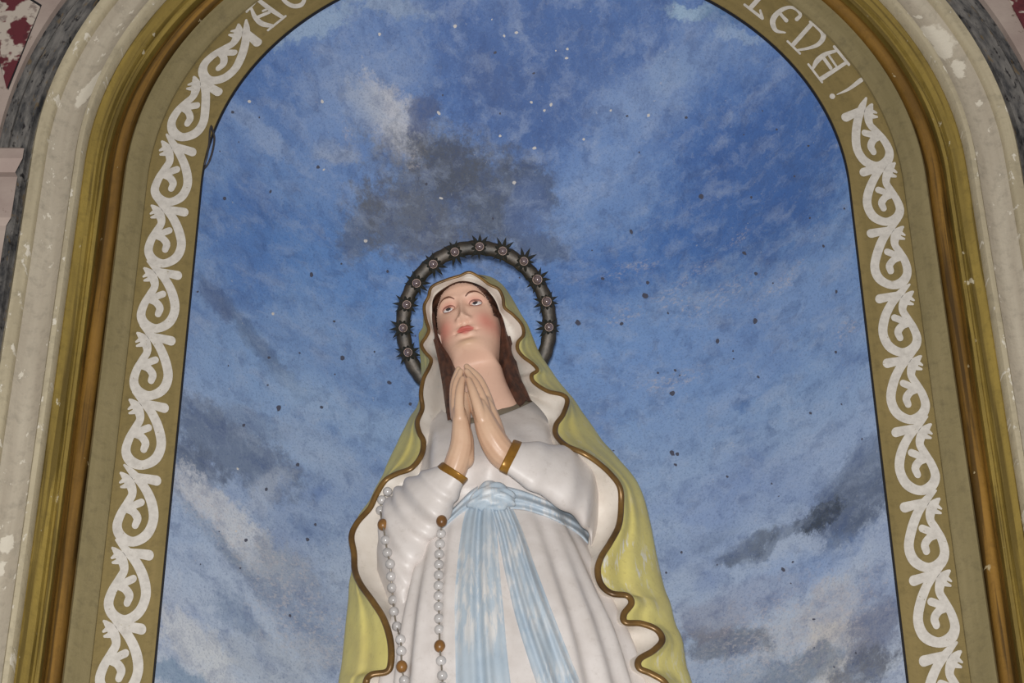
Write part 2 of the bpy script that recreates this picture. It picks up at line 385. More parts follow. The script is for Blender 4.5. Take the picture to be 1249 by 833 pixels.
        col = nt.mix(nt.math('MULTIPLY', m, nt.rng(nt.noise(nt.mapping(pos, (1, 1, 1.4), (0, .6, 0)), 95, 6, .8), .50, .64)), col, lin((192, 186, 190)))
    nt.bump(nt.math('ADD', nt.noise(pos, 60, 5, .7), nt.math('MULTIPLY', br, .5)), .25, .003)
    return nt.done(col, .62, 0, .3)
M['mural'] = mural()

def build_niche():
    bm = bmesh.new(); R0 = A + .004; NR = 40; NT_ = 96; NZ = 50
    rs = [R0 * (1 - (1 - i / NR) ** 1.15) if False else R0 * i / NR for i in range(NR + 1)]
    cols = [-r for r in rs[::-1]] + rs[1:]
    rows = []
    for z in np.linspace(H_BOT, 0, NZ):
        rows.append([bm.verts.new((x, niche_depth(abs(x)), z)) for x in cols])
    for i in range(NZ - 1):
        for j in range(len(cols) - 1): bm.faces.new((rows[i][j], rows[i][j + 1], rows[i + 1][j + 1], rows[i + 1][j]))
    rings = []
    for t in np.linspace(0, PI, NT_ + 1):
        rings.append([bm.verts.new((-r * math.cos(t), niche_depth(r), r * math.sin(t))) for r in rs])
    for i in range(NT_):
        for j in range(NR):
            a, b, c_, d = rings[i][j], rings[i][j + 1], rings[i + 1][j + 1], rings[i + 1][j]
            bm.faces.new((a, b, c_, d))
    bmesh.ops.remove_doubles(bm, verts=bm.verts, dist=1e-5)
    bmesh.ops.dissolve_degenerate(bm, edges=bm.edges, dist=1e-6)
    bmesh.ops.recalc_face_normals(bm, faces=bm.faces)
    me = bpy.data.meshes.new('wall_back'); bm.to_mesh(me); bm.free()
    me.polygons.foreach_set('use_smooth', [True] * len(me.polygons)); me.materials.append(M['mural'])
    o = bpy.data.objects.new('wall_back', me); COL.objects.link(o); o.location = (0, 0, ZS)
    tag(o, 'concave niche wall painted as a cloudy blue sky, worn and flaking', 'wall', kind='structure')
build_niche()

# flaked plaster chips and dark bare spots on the fresco
def chips(name, lst, mat, label, sz=.62):
    acc = Acc(); wb = bpy.data.objects['wall_back']
    for px, py, r in lst:
        c_ = niche_hit(px, py); n = 9; V = []; ph = rng.rand() * 6; el = .6 + .5 * rng.rand()
        for k in range(n):
            t = 2 * PI * k / n; q = r * (.72 + .36 * rng.rand())
            x, y = q * math.cos(t), q * math.sin(t) * el; x, y = x * math.cos(ph) - y * math.sin(ph), x * math.sin(ph) + y * math.cos(ph)
            h = niche_hit(px + x * sz, py + y * sz); V.append(h + np.array([0, -.0006, 0]))
        V.append(c_ + np.array([0, -.0012, 0])); acc.add(V, [(k, (k + 1) % n, n) for k in range(n)])
    o = obj(name, acc.verts(), acc.F, mat, wb); fix_normals(o); o['kind'] = 'stuff'; o['label'] = label
chips('paint_losses', [(555, 32, 4), (463, 42, 4), (615, 44, 3), (630, 40, 4), (692, 60, 3), (691, 71, 4), (648, 125, 3), (672, 128, 4), (664, 135, 3), (535, 138, 5), (652, 181, 5), (538, 242, 4), (395, 207, 3), (304, 124, 4),
                        (393, 124, 4), (791, 141, 4), (745, 135, 3), (627, 223, 4), (446, 294, 4), (333, 383, 3), (288, 648, 3), (610, 166, 3), (712, 170, 3), (600, 24, 2), (678, 62, 2), (290, 572, 3)], NT('bare_white_plaster').done(lin((205, 200, 196)), .7), 'small white flaked spots')
DARK = [(787, 361, 6), (705, 394, 5), (820, 480, 4), (875, 416, 4), (921, 392, 5), (820, 553, 5), (908, 309, 4), (922, 334, 3), (340, 498, 5), (418, 437, 4), (475, 467, 4), (380, 335, 4), (274, 242, 3), (330, 234, 3),
                        (388, 204, 3), (770, 283, 4), (855, 240, 4), (790, 345, 3), (758, 395, 3), (363, 567, 3), (300, 659, 3), (375, 658, 3), (325, 597, 3), (955, 695, 4), (826, 554, 3), (1020, 356, 3), (925, 460, 3), (735, 340, 3), (824, 567, 3)]
DARK += [(200 + 860 * rng.rand(), 60 + 760 * rng.rand(), 1.2 + 1.6 * rng.rand()) for k in range(90)]
DARK = [q for q in DARK if 252 - .09 * (q[1] - 190) < q[0] < 1030 + .1 * (q[1] - 190) or q[1] < 0]
chips('stain_spots', DARK, NT('dark_stain').done(lin((78, 80, 96)), .7), 'small dark stain spots', .85)

band = sweep('trim_1', [(-.0003, .006), (0, .0), (.106, 0)], M['band'], 'flat olive arch band painted with pale scrolls and lettering')
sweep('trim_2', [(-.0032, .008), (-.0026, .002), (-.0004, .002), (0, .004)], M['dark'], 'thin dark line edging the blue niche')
sweep('trim_3', [(.106, 0), (.1065, -.006), (.112, -.012), (.146, -.026), (.150, -.020)], M['strip'], 'plain khaki strip just outside the scroll band')
bead = [(.150, -.020), (.151, -.006), (.153, -.008)] + [(.1675 - .0148 * math.cos(t), -.010 - .024 * math.sin(t)) for t in np.linspace(.1, PI - .1, 14)] + [(.1825, -.008), (.186, -.018)]
sweep('trim_4', bead, M['bead'], 'brown gilt half-round bead of the arch frame')
sweep('trim_5', [(.186, -.018), (.187, -.034), (.193, -.037), (.196, -.032), (.199, -.034), (.202, -.044), (.221, -.058), (.2235, -.056)], M['gilt'], 'flat dull gilt fascia of the arch frame')
sweep('trim_6', [(.2235, -.056), (.224, -.076), (.228, -.083), (.237, -.084), (.241, -.074)], M['fillet'], 'narrow cream fillet beside the gilt fascia', sharp=50)
sweep('trim_7', [(.241, -.074)] + [(.241 + .054 * t, -.074 - .006 * t + .012 * math.sin(PI * t)) for t in np.linspace(.1, .9, 9)] + [(.295, -.080)], M['cream'], 'broad cream limewashed hollow moulding with flaked patches')
sweep('trim_8', [(.295, -.080), (.2965, -.092), (.301, -.097), (.318, -.098), (.324, -.086)], M['fillet'], 'outer cream fillet beside the dark marbled band', sharp=50)
sweep('trim_9', [(.324, -.086), (.326, -.068), (.334, -.064), (.338, -.074), (.370, -.082), (.376, -.074), (.392, -.080)], M['grey'], 'dark grey marbled outer arch band')
sweep('wall_front', [(.392, -.080), (.393, -.095), (.9, -.095), (1.25, -.095)], M['plaster'], 'pinkish worn plaster wall around the arch', 'wall')

# inlaid maroon marble panels on the plaster, and the impost blocks
wallf = bpy.data.objects['wall_front']
def prism(name, poly, Y0, Y1, mat, parent=None, **k):
    a = [P(x, y, Y0) for x, y in poly]; b = [np.array([v[0], Y1, v[2]]) for v in a]; n = len(a)
    F = [tuple(range(n))[::-1], tuple(range(n, 2 * n))] + [(i, (i + 1) % n, n + (i + 1) % n, n + i) for i in range(n)]
    o = obj(name, a + b, F, mat, parent, smooth=False, **k); fix_normals(o); return o
for poly in ([(30, -4), (49, 8), (8, 108), (-4, 60), (-60, -40), (-20, -60)], [(1228, -6), (1249, 34), (1300, 90), (1330, -40), (1240, -60)]):
    g = prism('panel_joint', [((x - 10) * 1.0 + 10 + (2 if x > 0 else -2), y + (2 if y > 50 else -2)) for x, y in poly], -.0955, -.09, M['dark'], wallf)
    prism('marble_panel', poly, -.098, -.09, M['maroon'], wallf)
def impost(s):
    """stepped impost block of the pilaster beside the arch"""
    V = []; prof = [(-.30, .0), (-.30, .035), (-.285, .050), (-.13, .050), (-.12, .062), (-.02, .062), (.0, .052), (.02, .070), (.045, .070), (.06, .055), (.06, .0)]
    x0, x1 = s * .985, s * 1.40
    acc = Acc(); n = len(prof)
    ring0 = [(x0 - s * (y - .05) * .8, -.095 - y, ZS + z - .10) for z, y in prof]; ring1 = [(x1, -.095 - y, ZS + z - .10) for z, y in prof]
    F = [(i, (i + 1) % n, n + (i + 1) % n, n + i) for i in range(n)] + [tuple(range(n)), tuple(range(n, 2 * n))]
    o = obj('trim_impost', ring0 + ring1, F, M['plaster'], smooth=False); fix_normals(o)
    tag(o, 'stepped plaster impost block on the pilaster ' + ('left of' if s < 0 else 'right of') + ' the arch', 'moulding', kind='structure')
impost(-1)
impost(1)

# niche floor shelf
V = [(-A, -.06, ZS + H_BOT), (A, -.06, ZS + H_BOT), (A, .40, ZS + H_BOT), (-A, .40, ZS + H_BOT)]
V += [(x, y, z - .08) for x, y, z in V]
o = obj('floor_niche', V, [(0, 1, 2, 3), (7, 6, 5, 4), (0, 4, 5, 1), (1, 5, 6, 2), (2, 6, 7, 3), (3, 7, 4, 0)], M['cream'], smooth=False)
tag(o, 'cream plaster ledge forming the floor of the niche', 'ledge', kind='structure')

# ------------------------------------------------------------------ painted scrolls and letters on the band
nt = NT('pale_stencil_paint'); p = nt.coord(); c = nt.mix(nt.rng(nt.noise(p, 60, 5, .7), .4, .7), lin((214, 208, 200)), lin((190, 184, 176)))
c = nt.mix(nt.rng(nt.noise(p, 150, 4, .7), .66, .7, 0, .8), c, lin((140, 124, 86))); M['stencil'] = nt.done(c, .6)
def stroke2d(pts, n=14):
    """variable width ribbon with round ends in 2D: list of (x,y,w) -> verts, faces"""
    q = catu(pts, max(n, 5 * len(pts))) if len(pts) > 2 else np.array([[pts[0][k] + (pts[1][k] - pts[0][k]) * t for k in range(3)] for t in np.linspace(0, 1, 5)])
    d = np.gradient(q[:, :2], axis=0); d /= np.linalg.norm(d, axis=1)[:, None] + 1e-9; nn = np.stack([-d[:, 1], d[:, 0]], 1)
    m = len(q); V = []; F = []
    for i in range(m):
        h = max(q[i, 2], 1) / 2.0
        V += [q[i, :2] + nn[i] * h, q[i, :2] - nn[i] * h]
        if i: F.append((2 * i - 2, 2 * i - 1, 2 * i + 1, 2 * i))
    for e, sg in ((0, -1), (m - 1, 1)):
        h = max(q[e, 2], 1) / 2; k0 = len(V)
        for t in np.linspace(-PI / 2, PI / 2, 9): V.append(q[e, :2] + h * (d[e] * math.cos(t) * sg + nn[e] * math.sin(t)))
        F.append(tuple(range(k0, k0 + 9)))
    return V, F
def paint(name, strokes, mapf, parent, label=None, lift=0.):
    acc = Acc()
    for k, st in enumerate(strokes):
        V, F = stroke2d(st); acc.add([mapf(v, -.0008 - lift - .00008 * k) for v in V], F)
    o = obj(name, acc.verts(), acc.F, M['stencil'], parent, smooth=False)
    bm = bmesh.new(); bm.from_mesh(o.data)
    bmesh.ops.triangulate(bm, faces=bm.faces)
    bm.normal_update()
    bmesh.ops.delete(bm, geom=[f for f in bm.faces if abs(f.normal.y) < .9], context='FACES_ONLY')
    for f in bm.faces:
        if f.normal.y > 0: f.normal_flip()
    bm.to_mesh(o.data); bm.free()
    if label: o['label'] = label
    return o
K = .2642
UNIT = [[(222, 168, 10), (262, 203, 32), (305, 255, 38), (335, 320, 41), (345, 385, 41), (320, 440, 42), (265, 466, 38), (215, 450, 44), (193, 410, 40), (205, 360, 36), (232, 315, 34), (252, 282, 34), (250, 252, 40), (236, 226, 40), (216, 206, 22), (208, 200, 12)],
        [(228, 338, 30), (258, 350, 32), (277, 376, 34), (270, 402, 30)], [(238, 336, 26), (268, 322, 30), (290, 314, 30)], [(270, 208, 20), (315, 222, 34), (358, 232, 40)],
        [(240, 244, 26), (222, 250, 18), (207, 254, 10)], [(228, 222, 22), (215, 230, 16), (203, 237, 9)]]
def unit_map():
    ref = P(130 + 352 * K, 200 + 232 * K, 0)
    def f(v):
        X = P(130 + v[0] * K, 200 + v[1] * K, 0); return X[2] - ref[2], -X[0] - A
    return f
UM = unit_map()
def on_band(s, d, side, Y):
    if s > 0: return (side * (A + d) * math.cos(s / A), Y, ZS + (A + d) * math.sin(s / A))
    return (side * (A + d), Y, ZS + s)
SL = [.388, .237, .076, -.079, -.236, -.393, -.547, -.709, -.867, -1.016, -1.172, -1.33, -1.486]
SR = [.173, .031, -.126, -.288, -.441, -.598, -.761, -.913, -1.074, -1.23, -1.386]
for side, SS in ((-1, SL), (1, SR)):
    for ui, s0 in enumerate(SS):
        jit = rng.normal(0, 2.0, 2)
        def mp(v, Y, s0=s0, side=side):
            ds, d = UM((v[0] + jit[0] * math.sin(v[1] / 40), v[1] + jit[1] * math.cos(v[0] / 40))); return on_band(s0 + ds, d + (.003 if side > 0 else 0), side, Y)
        paint('scroll_ornament', UNIT, mp, band, lift=.0007 * (ui % 2))
KL = .1921
LET_R = [[[(440, -60, 28), (345, 45, 30)], [(303, 30, 16), (410, 112, 20)], [(402, 66, 14), (416, 116, 20)]],
         [[(635, 122, 26), (657, 95, 22), (635, 62, 20), (590, 46, 20), (535, 65, 28), (490, 110, 36), (482, 152, 34), (505, 195, 24), (560, 207, 10)], [(522, 78, 22), (545, 105, 20), (568, 130, 26)]],
         [[(728, 152, 28), (610, 285, 28)], [(718, 138, 14), (760, 170, 22), (798, 205, 32), (800, 245, 32), (765, 285, 26), (700, 308, 18), (640, 318, 14)], [(576, 262, 14), (655, 340, 14)]],
         [[(872, 296, 18), (965, 410, 18)], [(885, 322, 18), (815, 345, 28), (765, 385, 34), (738, 432, 18)], [(945, 400, 22), (790, 500, 30)], [(708, 408, 14), (795, 522, 14)], [(808, 372, 22), (850, 432, 22)], [(840, 355, 14), (885, 420, 14)]],
         [[(1042, 508, 30), (965, 565, 20), (890, 600, 6)], [(859, 611, 34), (861, 612, 34)]]]
LET_L = [[[(525, 75, 14), (612, -22, 14)], [(660, 192, 14), (772, 102, 14)], [(555, 55, 18), (578, 108, 30), (622, 150, 34), (690, 165, 22)], [(600, 0, 26), (675, 58, 30), (750, 108, 24)], [(598, 108, 20), (668, 78, 20)], [(628, 70, 14), (650, 60, 14)]],
         [[(740, -40, 22), (768, 8, 26), (820, 38, 28), (872, 30, 28), (892, -10, 24), (880, -50, 22)]]]
for L in LET_R: paint('letter', L, lambda v, Y: P(850 + v[0] * KL, v[1] * KL, Y), band)
for L in LET_L: paint('letter', L, lambda v, Y: P(200 + v[0] * KL, v[1] * KL, Y), band)

# loose cable at the edge of the niche
pth = [P(x, y, Y) for x, y, Y in cat([(262, 146, .02), (258.5, 156, .0), (261.5, 168, -.008), (259, 185, -.008), (254, 199, -.004), (247, 208, .012)], 40)]
pth2 = [P(x, y, Y) for x, y, Y in cat([(262, 146, .02), (256.5, 157, -.004), (255, 175, -.008), (252, 192, -.006), (247, 208, .012)], 40)]
acc = Acc().add(*tube_geo(pth, .0022, 8)).add(*tube_geo(pth2, .0020, 8))
nt = NT('cable_sheath'); tag(obj('cable', acc.verts(), acc.F, nt.done(lin((60, 56, 58)), .5)), 'thin dark looped cable sticking out at the edge of the blue niche', 'cable')

# ------------------------------------------------------------------ statue materials
def paintmat(name, c1, c2, dirt=(120, 110, 96), dirt_amt=.35, rough=.42, chipcol=None, chip=(.62, .66), cs=(40, 40, 14), scale=18, bump=.12, spec=.45):
    nt = NT(name); p = nt.coord()
    col = nt.mix(nt.rng(nt.noise(p, scale, 4), .35, .65), lin(c1), lin(c2))
    col = nt.mix(nt.rng(nt.noise(p, 70, 5, .75), .55, .8, 0, dirt_amt), col, lin(dirt))
    if chipcol:
        reg = nt.rng(nt.noise(p, 5, 2), .44, .6); ch = nt.math('MULTIPLY', nt.rng(nt.noise(nt.mapping(p, cs), 1., 6, .65), chip[0], chip[1]), reg)
        col = nt.mix(ch, col, lin(chipcol))
    nt.bump(nt.noise(p, 55, 5, .6), bump, .003)
    return nt.done(col, rough, 0, spec)
M['white'] = paintmat('white_robe_paint', (219, 212, 208), (206, 198, 193), (150, 138, 124), .35)
M['lining'] = paintmat('white_lining_paint', (224, 216, 206), (212, 202, 190), (150, 140, 122), .45)
nt = NT('yellow_mantle_paint'); p = nt.coord(); sp = nt.n('ShaderNodeSeparateXYZ'); nt.l(p, sp.inputs[0])
col = nt.mix(nt.rng(nt.noise(p, 9, 4), .35, .65), lin((226, 214, 132)), lin((212, 198, 118)))
gz = nt.rng(nt.noise(p, 7, 5, .65), .45, .7, 0, .5)
col = nt.mix(gz, col, lin((180, 166, 118)))
reg = nt.math('MULTIPLY', nt.rng(nt.noise(p, 6, 2), .46, .6), nt.rng(sp.outputs[0], .05, .12)); col = nt.mix(nt.math('MULTIPLY', reg, nt.rng(nt.noise(nt.mapping(p, (60, 60, 16)), 1., 6, .65), .54, .6)), col, lin((224, 220, 206)))
col = nt.mix(nt.rng(nt.noise(p, 75, 5, .75), .55, .8, 0, .45), col, lin((146, 130, 88))); nt.bump(nt.noise(p, 50, 5, .6), .15, .003); M['yellow'] = nt.done(col, .5, 0, .35)
M['sash'] = paintmat('pale_blue_sash_paint', (184, 196, 206), (170, 185, 198), (128, 140, 152), .3, chipcol=(218, 216, 214), chip=(.46, .60), cs=(90, 90, 16))
M['gold'] = paintmat('gold_trim_paint', (132, 100, 52), (90, 66, 38), (60, 46, 30), .6, .35)
M['gold'].node_tree.nodes['Principled BSDF'].inputs['Metallic'].default_value = .35
M['cuff'] = paintmat('gold_cuff_paint', (176, 128, 48), (130, 90, 36), (70, 50, 28), .5, .3)
M['cuff'].node_tree.nodes['Principled BSDF'].inputs['Metallic'].default_value = .35
M['neckband'] = paintmat('grey_neckline_paint', (132, 122, 104), (118, 108, 92), rough=.5)
M['skin'] = paintmat('hand_skin_paint', (212, 178, 150), (204, 166, 138), (170, 120, 96), .25, .38)
M['hair'] = paintmat('dark_brown_hair', (88, 56, 42), (52, 36, 32), (36, 26, 26), .6, .4, scale=60)
M['brow'] = paintmat('brow_paint', (112, 72, 56), (100, 64, 50), rough=.5)
M['eyewhite'] = NT('eye_white').done(lin((214, 208, 206)), .25); M['iris'] = NT('eye_iris').done(lin((58, 52, 56)), .2)
M['lid'] = paintmat('eyelid_paint', (140, 88, 76), (132, 82, 72), rough=.4)
nt = NT('face_skin_paint'); at = nt.n('ShaderNodeVertexColor', layer_name='paint'); p = nt.coord()
c = nt.mix(nt.rng(nt.noise(p, 70, 5, .7), .55, .85, 0, .25), at.outputs[0], lin((170, 112, 94))); nt.bump(nt.noise(p, 60, 4), .06, .003); M['face'] = nt.done(c, .48, 0, .35)

SBASE = ZS + H_BOT + .12
statue = empty('praying_statue', (0, .10, ZS + H_BOT))
tag(statue, 'painted plaster statue of a veiled woman with hands pressed in prayer', 'statue')

# plinth
pl = []; prof = [(.0, .36), (.03, .36), (.045, .335), (.10, .335), (.12, .31)]
for h, r in prof:
    for k in range(48):
        t = 2 * PI * k / 48; pl.append((r * math.cos(t), .10 + .62 * r * math.sin(t), ZS + H_BOT + h))
F = gridfaces(len(prof), 48, False, True) + [tuple(range(4 * 48, 5 * 48)), tuple(range(47, -1, -1))]
o = obj('plinth', pl, F, M['cream'], statue, sharp=30); fix_normals(o)

# ---- dress: rings given by left, right and front points
RINGS = [((544, 488), (652, 470), .10, (578, 503, .022)), ((524, 509), (678, 492), .10, (582, 521, -.025)), ((516, 540), (696, 525), .10, (590, 540, -.060)), ((512, 580), (706, 570), .10, (594, 563, -.075)),
         ((516, 625), (712, 620), .10, (592, 590, -.060)), ((522, 662), (722, 660), .10, (592, 612, -.050)), ((508, 715), (742, 710), .10, (594, 655, -.070)), ((494, 770), (762, 765), .10, (598, 705, -.090)),
         ((482, 830), (785, 825), .10, (604, 765, -.105)), ((472, 900), (805, 895), .10, (610, 835, -.115)), ((462, 1000), (830, 995), .10, (615, 930, -.12))]
rows = []
for L_, R_, yc, Fp in RINGS:
    rows.append(np.concatenate([P(*L_, yc), P(*R_, yc), P(*Fp)]))
last = rows[-1].copy(); dz = (SBASE + .005) - (last[2] + last[5]) / 2
last[0] -= .02; last[3] += .02; last[2] = last[5] = SBASE - .005; last[8] = SBASE - .005; last[7] -= .02; rows.append(last)
rows = catu(rows, 180)
NTH = 240
def foldfn(th, k):
    """skirt folds by angle (0 = front) growing below the waist"""
    g = min(1, max(0, (k - .44) / .25)); b = min(1, max(0, (k - .06) / .1)) * (1 - g)
    s = 0
    for a, amp, wd in ((-1.35, .012, .10), (-1.08, .014, .09), (-.85, .010, .08), (-.62, .012, .10), (-.40, .008, .06), (.33, .006, .06), (.52, .010, .08), (.72, .012, .08), (.90, .016, .09), (1.12, .016, .10), (1.34, .012, .09), (1.6, .014, .1), (-1.6, .014, .1)):
        q = (th - a * (.8 + .25 * k)) / wd
        s += amp * math.exp(-q * q) - .35 * amp * math.exp(-(q - 1.7) ** 2)
    t = .003 * math.sin(9 * th + 3 * k) + .002 * math.sin(17 * th + 1)
    return g * s * 1.7 + b * t
V = []
for i, r in enumerate(rows):
    L_, R_, Fp = r[:3], r[3:6], r[6:9]; C = (L_ + R_) / 2; e1 = (R_ - L_) / 2; e2 = Fp - C
    for j in range(NTH):
        th = 2 * PI * j / NTH - PI
        sx, cx = math.sin(th), math.cos(th); n = 2.25
        rr = 1 / (abs(sx) ** n + abs(cx) ** n) ** (1 / n)
        if cx >= 0: v = C + e1 * sx * rr + e2 * cx * rr
        else: v = C + e1 * sx * rr + np.array([0, .13, 0]) * (-cx) * rr
        v = v + np.array([sx, -cx, 0]) * foldfn(th, i / len(rows))
        V.append(v)
TF = gridfaces(len(rows), NTH, False, True)
dress = obj('dress', V, TF, M['white'], statue); fix_normals(dress)
DV = np.array(V)
bvh_dress = BVHTree.FromPolygons([Vector(v) for v in V], TF)
def cast(px, py, trees):
    best = None
    for t in trees:
        h = t.ray_cast(Vector(CAM), Vector(ray(px, py)))
        if h[0] is not None and (best is None or h[3] < best[1]): best = (np.array(h[0]), h[3])
    return best
def drape(name, ea, eb, nu, nv, trees, fn, mat, parent, fallbackY=-.05, label=None):
    """cloth strip between two traced edges, lying on the surfaces under it; fn(u,v) = height above them"""
    a = cat(ea, nu); b = cat(eb, nu); V = []
    dists = np.zeros((nu, nv)); rays = np.zeros((nu, nv, 3))
    for i in range(nu):
        for j in range(nv):
            v = j / (nv - 1); q = a[i] * (1 - v) + b[i] * v; rays[i, j] = ray(*q[:2]); h = cast(q[0], q[1], trees)
            dists[i, j] = h[1] if h else np.linalg.norm(P(q[0], q[1], fallbackY) - CAM)
    for _ in range(3):
        d2 = dists.copy(); d2[1:-1] = (dists[:-2] + 2 * dists[1:-1] + dists[2:]) / 4; d2[:, 1:-1] = (d2[:, :-2] + 2 * d2[:, 1:-1] + d2[:, 2:]) / 4; dists = np.minimum(d2, dists + .002)
    for i in range(nu):
        for j in range(nv): V.append(CAM + rays[i, j] * (dists[i, j] - fn(i / (nu - 1), j / (nv - 1))))
    o = obj(name, V, gridfaces(nu, nv), mat, parent)
    if label: o['label'] = label
    return o, np.array(V)

# neckline band
nl = np.array([(549, 509), (560, 512), (574, 513), (600, 506), (630, 495), (656, 483)], float)
drape('neckline_band', nl + (-1, -3.2), nl + (1, 3.4), 60, 8, [bvh_dress], lambda u, v: .003 + .003 * math.sin(PI * v), M['neckband'], dress, .02, 'dull grey neckline band')

# ---- sleeves
def sleeve(name, keys, foldf, nu=90, nv=64):
    ks = []
    for (ux, uy), (lx, ly), Y, ry in keys:
        u = P(ux, uy, Y); l = P(lx, ly, Y); ks.append(np.concatenate([(u + l) / 2, (u - l) / 2, [ry]]))
    ks = catu(ks, nu); T = np.gradient(ks[:, :3], axis=0); V = []
    for i in range(nu):
        c_, e1, ry = ks[i, :3], ks[i, 3:6], ks[i, 6]; e2 = CAM - c_; e2 /= np.linalg.norm(e2)
        for j in range(nv):
            th = 2 * PI * j / nv; f = 1 + foldf(i / (nu - 1), th)
            V.append(c_ + f * (e1 * math.cos(th) + e2 * ry * math.sin(th)))
    F = gridfaces(nu, nv, False, True)
    V.append(ks[0, :3] + T[0] / np.linalg.norm(T[0]) * .012); k0 = len(V) - 1
    for j in range(nv): F.append((k0, (j + 1) % nv, j))
    V.append(ks[-1, :3]); k1 = len(V) - 1
    for j in range(nv): F.append((k1, (nu - 1) * nv + j, (nu - 1) * nv + (j + 1) % nv))
    o = obj(name, V, F, M['white'], statue); fix_normals(o)
    return o, BVHTree.FromPolygons([Vector(v) for v in V], F), ks
def fl_left(u, th):
    s = 0
    for u0, a, wd, tw in ((.16, .05, .035, .05), (.30, .07, .045, .08), (.42, .06, .035, .10), (.54, .07, .045, .12), (.68, .05, .04, .1)):
        q = (u - u0 - tw * math.sin(th + .5)) / wd; s += a * math.exp(-q * q) - .6 * a * math.exp(-(q - 1.6) ** 2)
    return s * 1.5 * min(1, u / .12)
def fl_right(u, th):
    s = .02 * math.sin(3 * th + 5 * u)
    for u0, a, wd, tw in ((.18, .04, .05, .04), (.40, .045, .06, .06), (.60, .05, .05, .05), (.78, .06, .04, .03)):
        q = (u - u0 - tw * math.sin(th)) / wd; s += a * math.exp(-q * q) - .6 * a * math.exp(-(q - 1.6) ** 2)
    return s * 1.4 * min(1, u / .12)
slL, bvL, ksL = sleeve('sleeve', [((538, 567), (567, 586), -.105, .026), ((518, 574), (556, 611), -.080, .042), ((498, 585), (541, 640), -.050, .058), ((480, 600), (524, 672), -.015, .060), ((465, 628), (508, 712), -.004, .052), ((460, 664), (498, 748), .004, .036), ((460, 695), (494, 785), .035, .025)], fl_left)
slR, bvR, ksR = sleeve('sleeve', [((630, 539), (613, 574), -.105, .026), ((654, 540), (640, 594), -.085, .040), ((684, 544), (670, 612), -.060, .050), ((708, 552), (698, 630), -.030, .055), ((726, 572), (716, 648), .01, .055), ((732, 600), (722, 670), .06, .05), ((736, 640), (726, 690), .11, .04)], fl_right)
def cuff(ks, parent):
    V = []; n = 40
    c_, e1, ry = ks[0, :3], ks[0, 3:6], ks[0, 6]; T = ks[3, :3] - ks[0, :3]; T /= np.linalg.norm(T)
    e2 = CAM - c_; e2 /= np.linalg.norm(e2)
    prof = [(-.006, .97), (-.007, 1.05), (-.004, 1.10), (.009, 1.14), (.012, 1.10), (.013, .98)]
    for a, f in prof:
        for j in range(n):
            th = 2 * PI * j / n; V.append(c_ + T * a + f * (e1 * math.cos(th) + e2 * ry * math.sin(th)))
    o = obj('cuff_band', V, gridfaces(len(prof), n, True, True), M['cuff'], parent); fix_normals(o); o['label'] = 'gold painted cuff band'
cuff(ksL, slL); cuff(ksR, slR)

# ---- sash: belt, knot, tails
sash = drape('sash', [(600, 590), (622, 594), (645, 601), (675, 614), (705, 631), (719, 642)], [(606, 622), (630, 621), (650, 625), (680, 637), (705, 652), (717, 664)], 60, 24, [bvh_dress], lambda u, v: -.001 + .013 * math.sin(PI * v) ** .6 + .0035 * math.sin(14 * v + 3 * u), M['sash'], statue)[0]
sash.name = 'sash'; sash['label'] = 'pale blue sash tied at the waist'
drape('belt_end', [(583, 592), (572, 600), (558, 614), (540, 632)], [(580, 616), (572, 622), (560, 629), (540, 646)], 30, 14, [bvh_dress], lambda u, v: -.001 + .012 * math.sin(PI * v) ** .6 + .003 * math.sin(12 * v), M['sash'], sash)
def tail_fold(seed, amp):
    r = np.random.RandomState(seed); ph = r.rand(4) * 6
    def f(u, v):
        s = math.sin(PI * min(1, max(0, v))) ** .35
        return -.002 + s * (.012 + amp * (.5 * math.sin(2 * PI * 2.5 * v + ph[0] + .6 * u) + .35 * math.sin(2 * PI * 4.3 * v + ph[1] - .8 * u)))
    return f
drape('sash_tail', [(571, 612), (563, 640), (556, 690), (552.5, 740), (552, 800), (552, 870), (551, 960)], [(604, 616), (607, 650), (610, 690), (615, 745), (621, 810), (629, 870), (640, 960)], 130, 40, [bvh_dress], tail_fold(3, .011), M['sash'], sash)
drape('sash_tail', [(596, 614), (606, 650), (616, 700), (629, 755), (646, 810), (666, 870), (695, 960)], [(622, 612), (637, 645), (655, 695), (676, 750), (700, 810), (726, 870), (765, 960)], 130, 40, [bvh_dress], tail_fold(5, .010), M['sash'], sash)
def knot():
    c0 = cast(600, 606, [bvh_dress])[0] - ray(600, 606) * .010
    V = []; nu, nv = 48, 30
    for i in range(nv + 1):
        ph = PI * i / nv
        for k in range(nu):
            th = 2 * PI * k / nu; x, y, z = math.sin(ph) * math.cos(th), math.sin(ph) * math.sin(th), math.cos(ph)
            f = 1 + .07 * math.sin(9 * z + 4 * x + 1) + .05 * math.sin(15 * z - 5 * x)
            V.append(c0 + np.array([.042 * x, .020 * y, .030 * z * (1 - .35 * x * x)]) * f + np.array([0, 0, -.012 * x * x + .003 * x]))
    obj('knot', V, gridfaces(nv + 1, nu, False, True), M['sash'], sash)
knot()

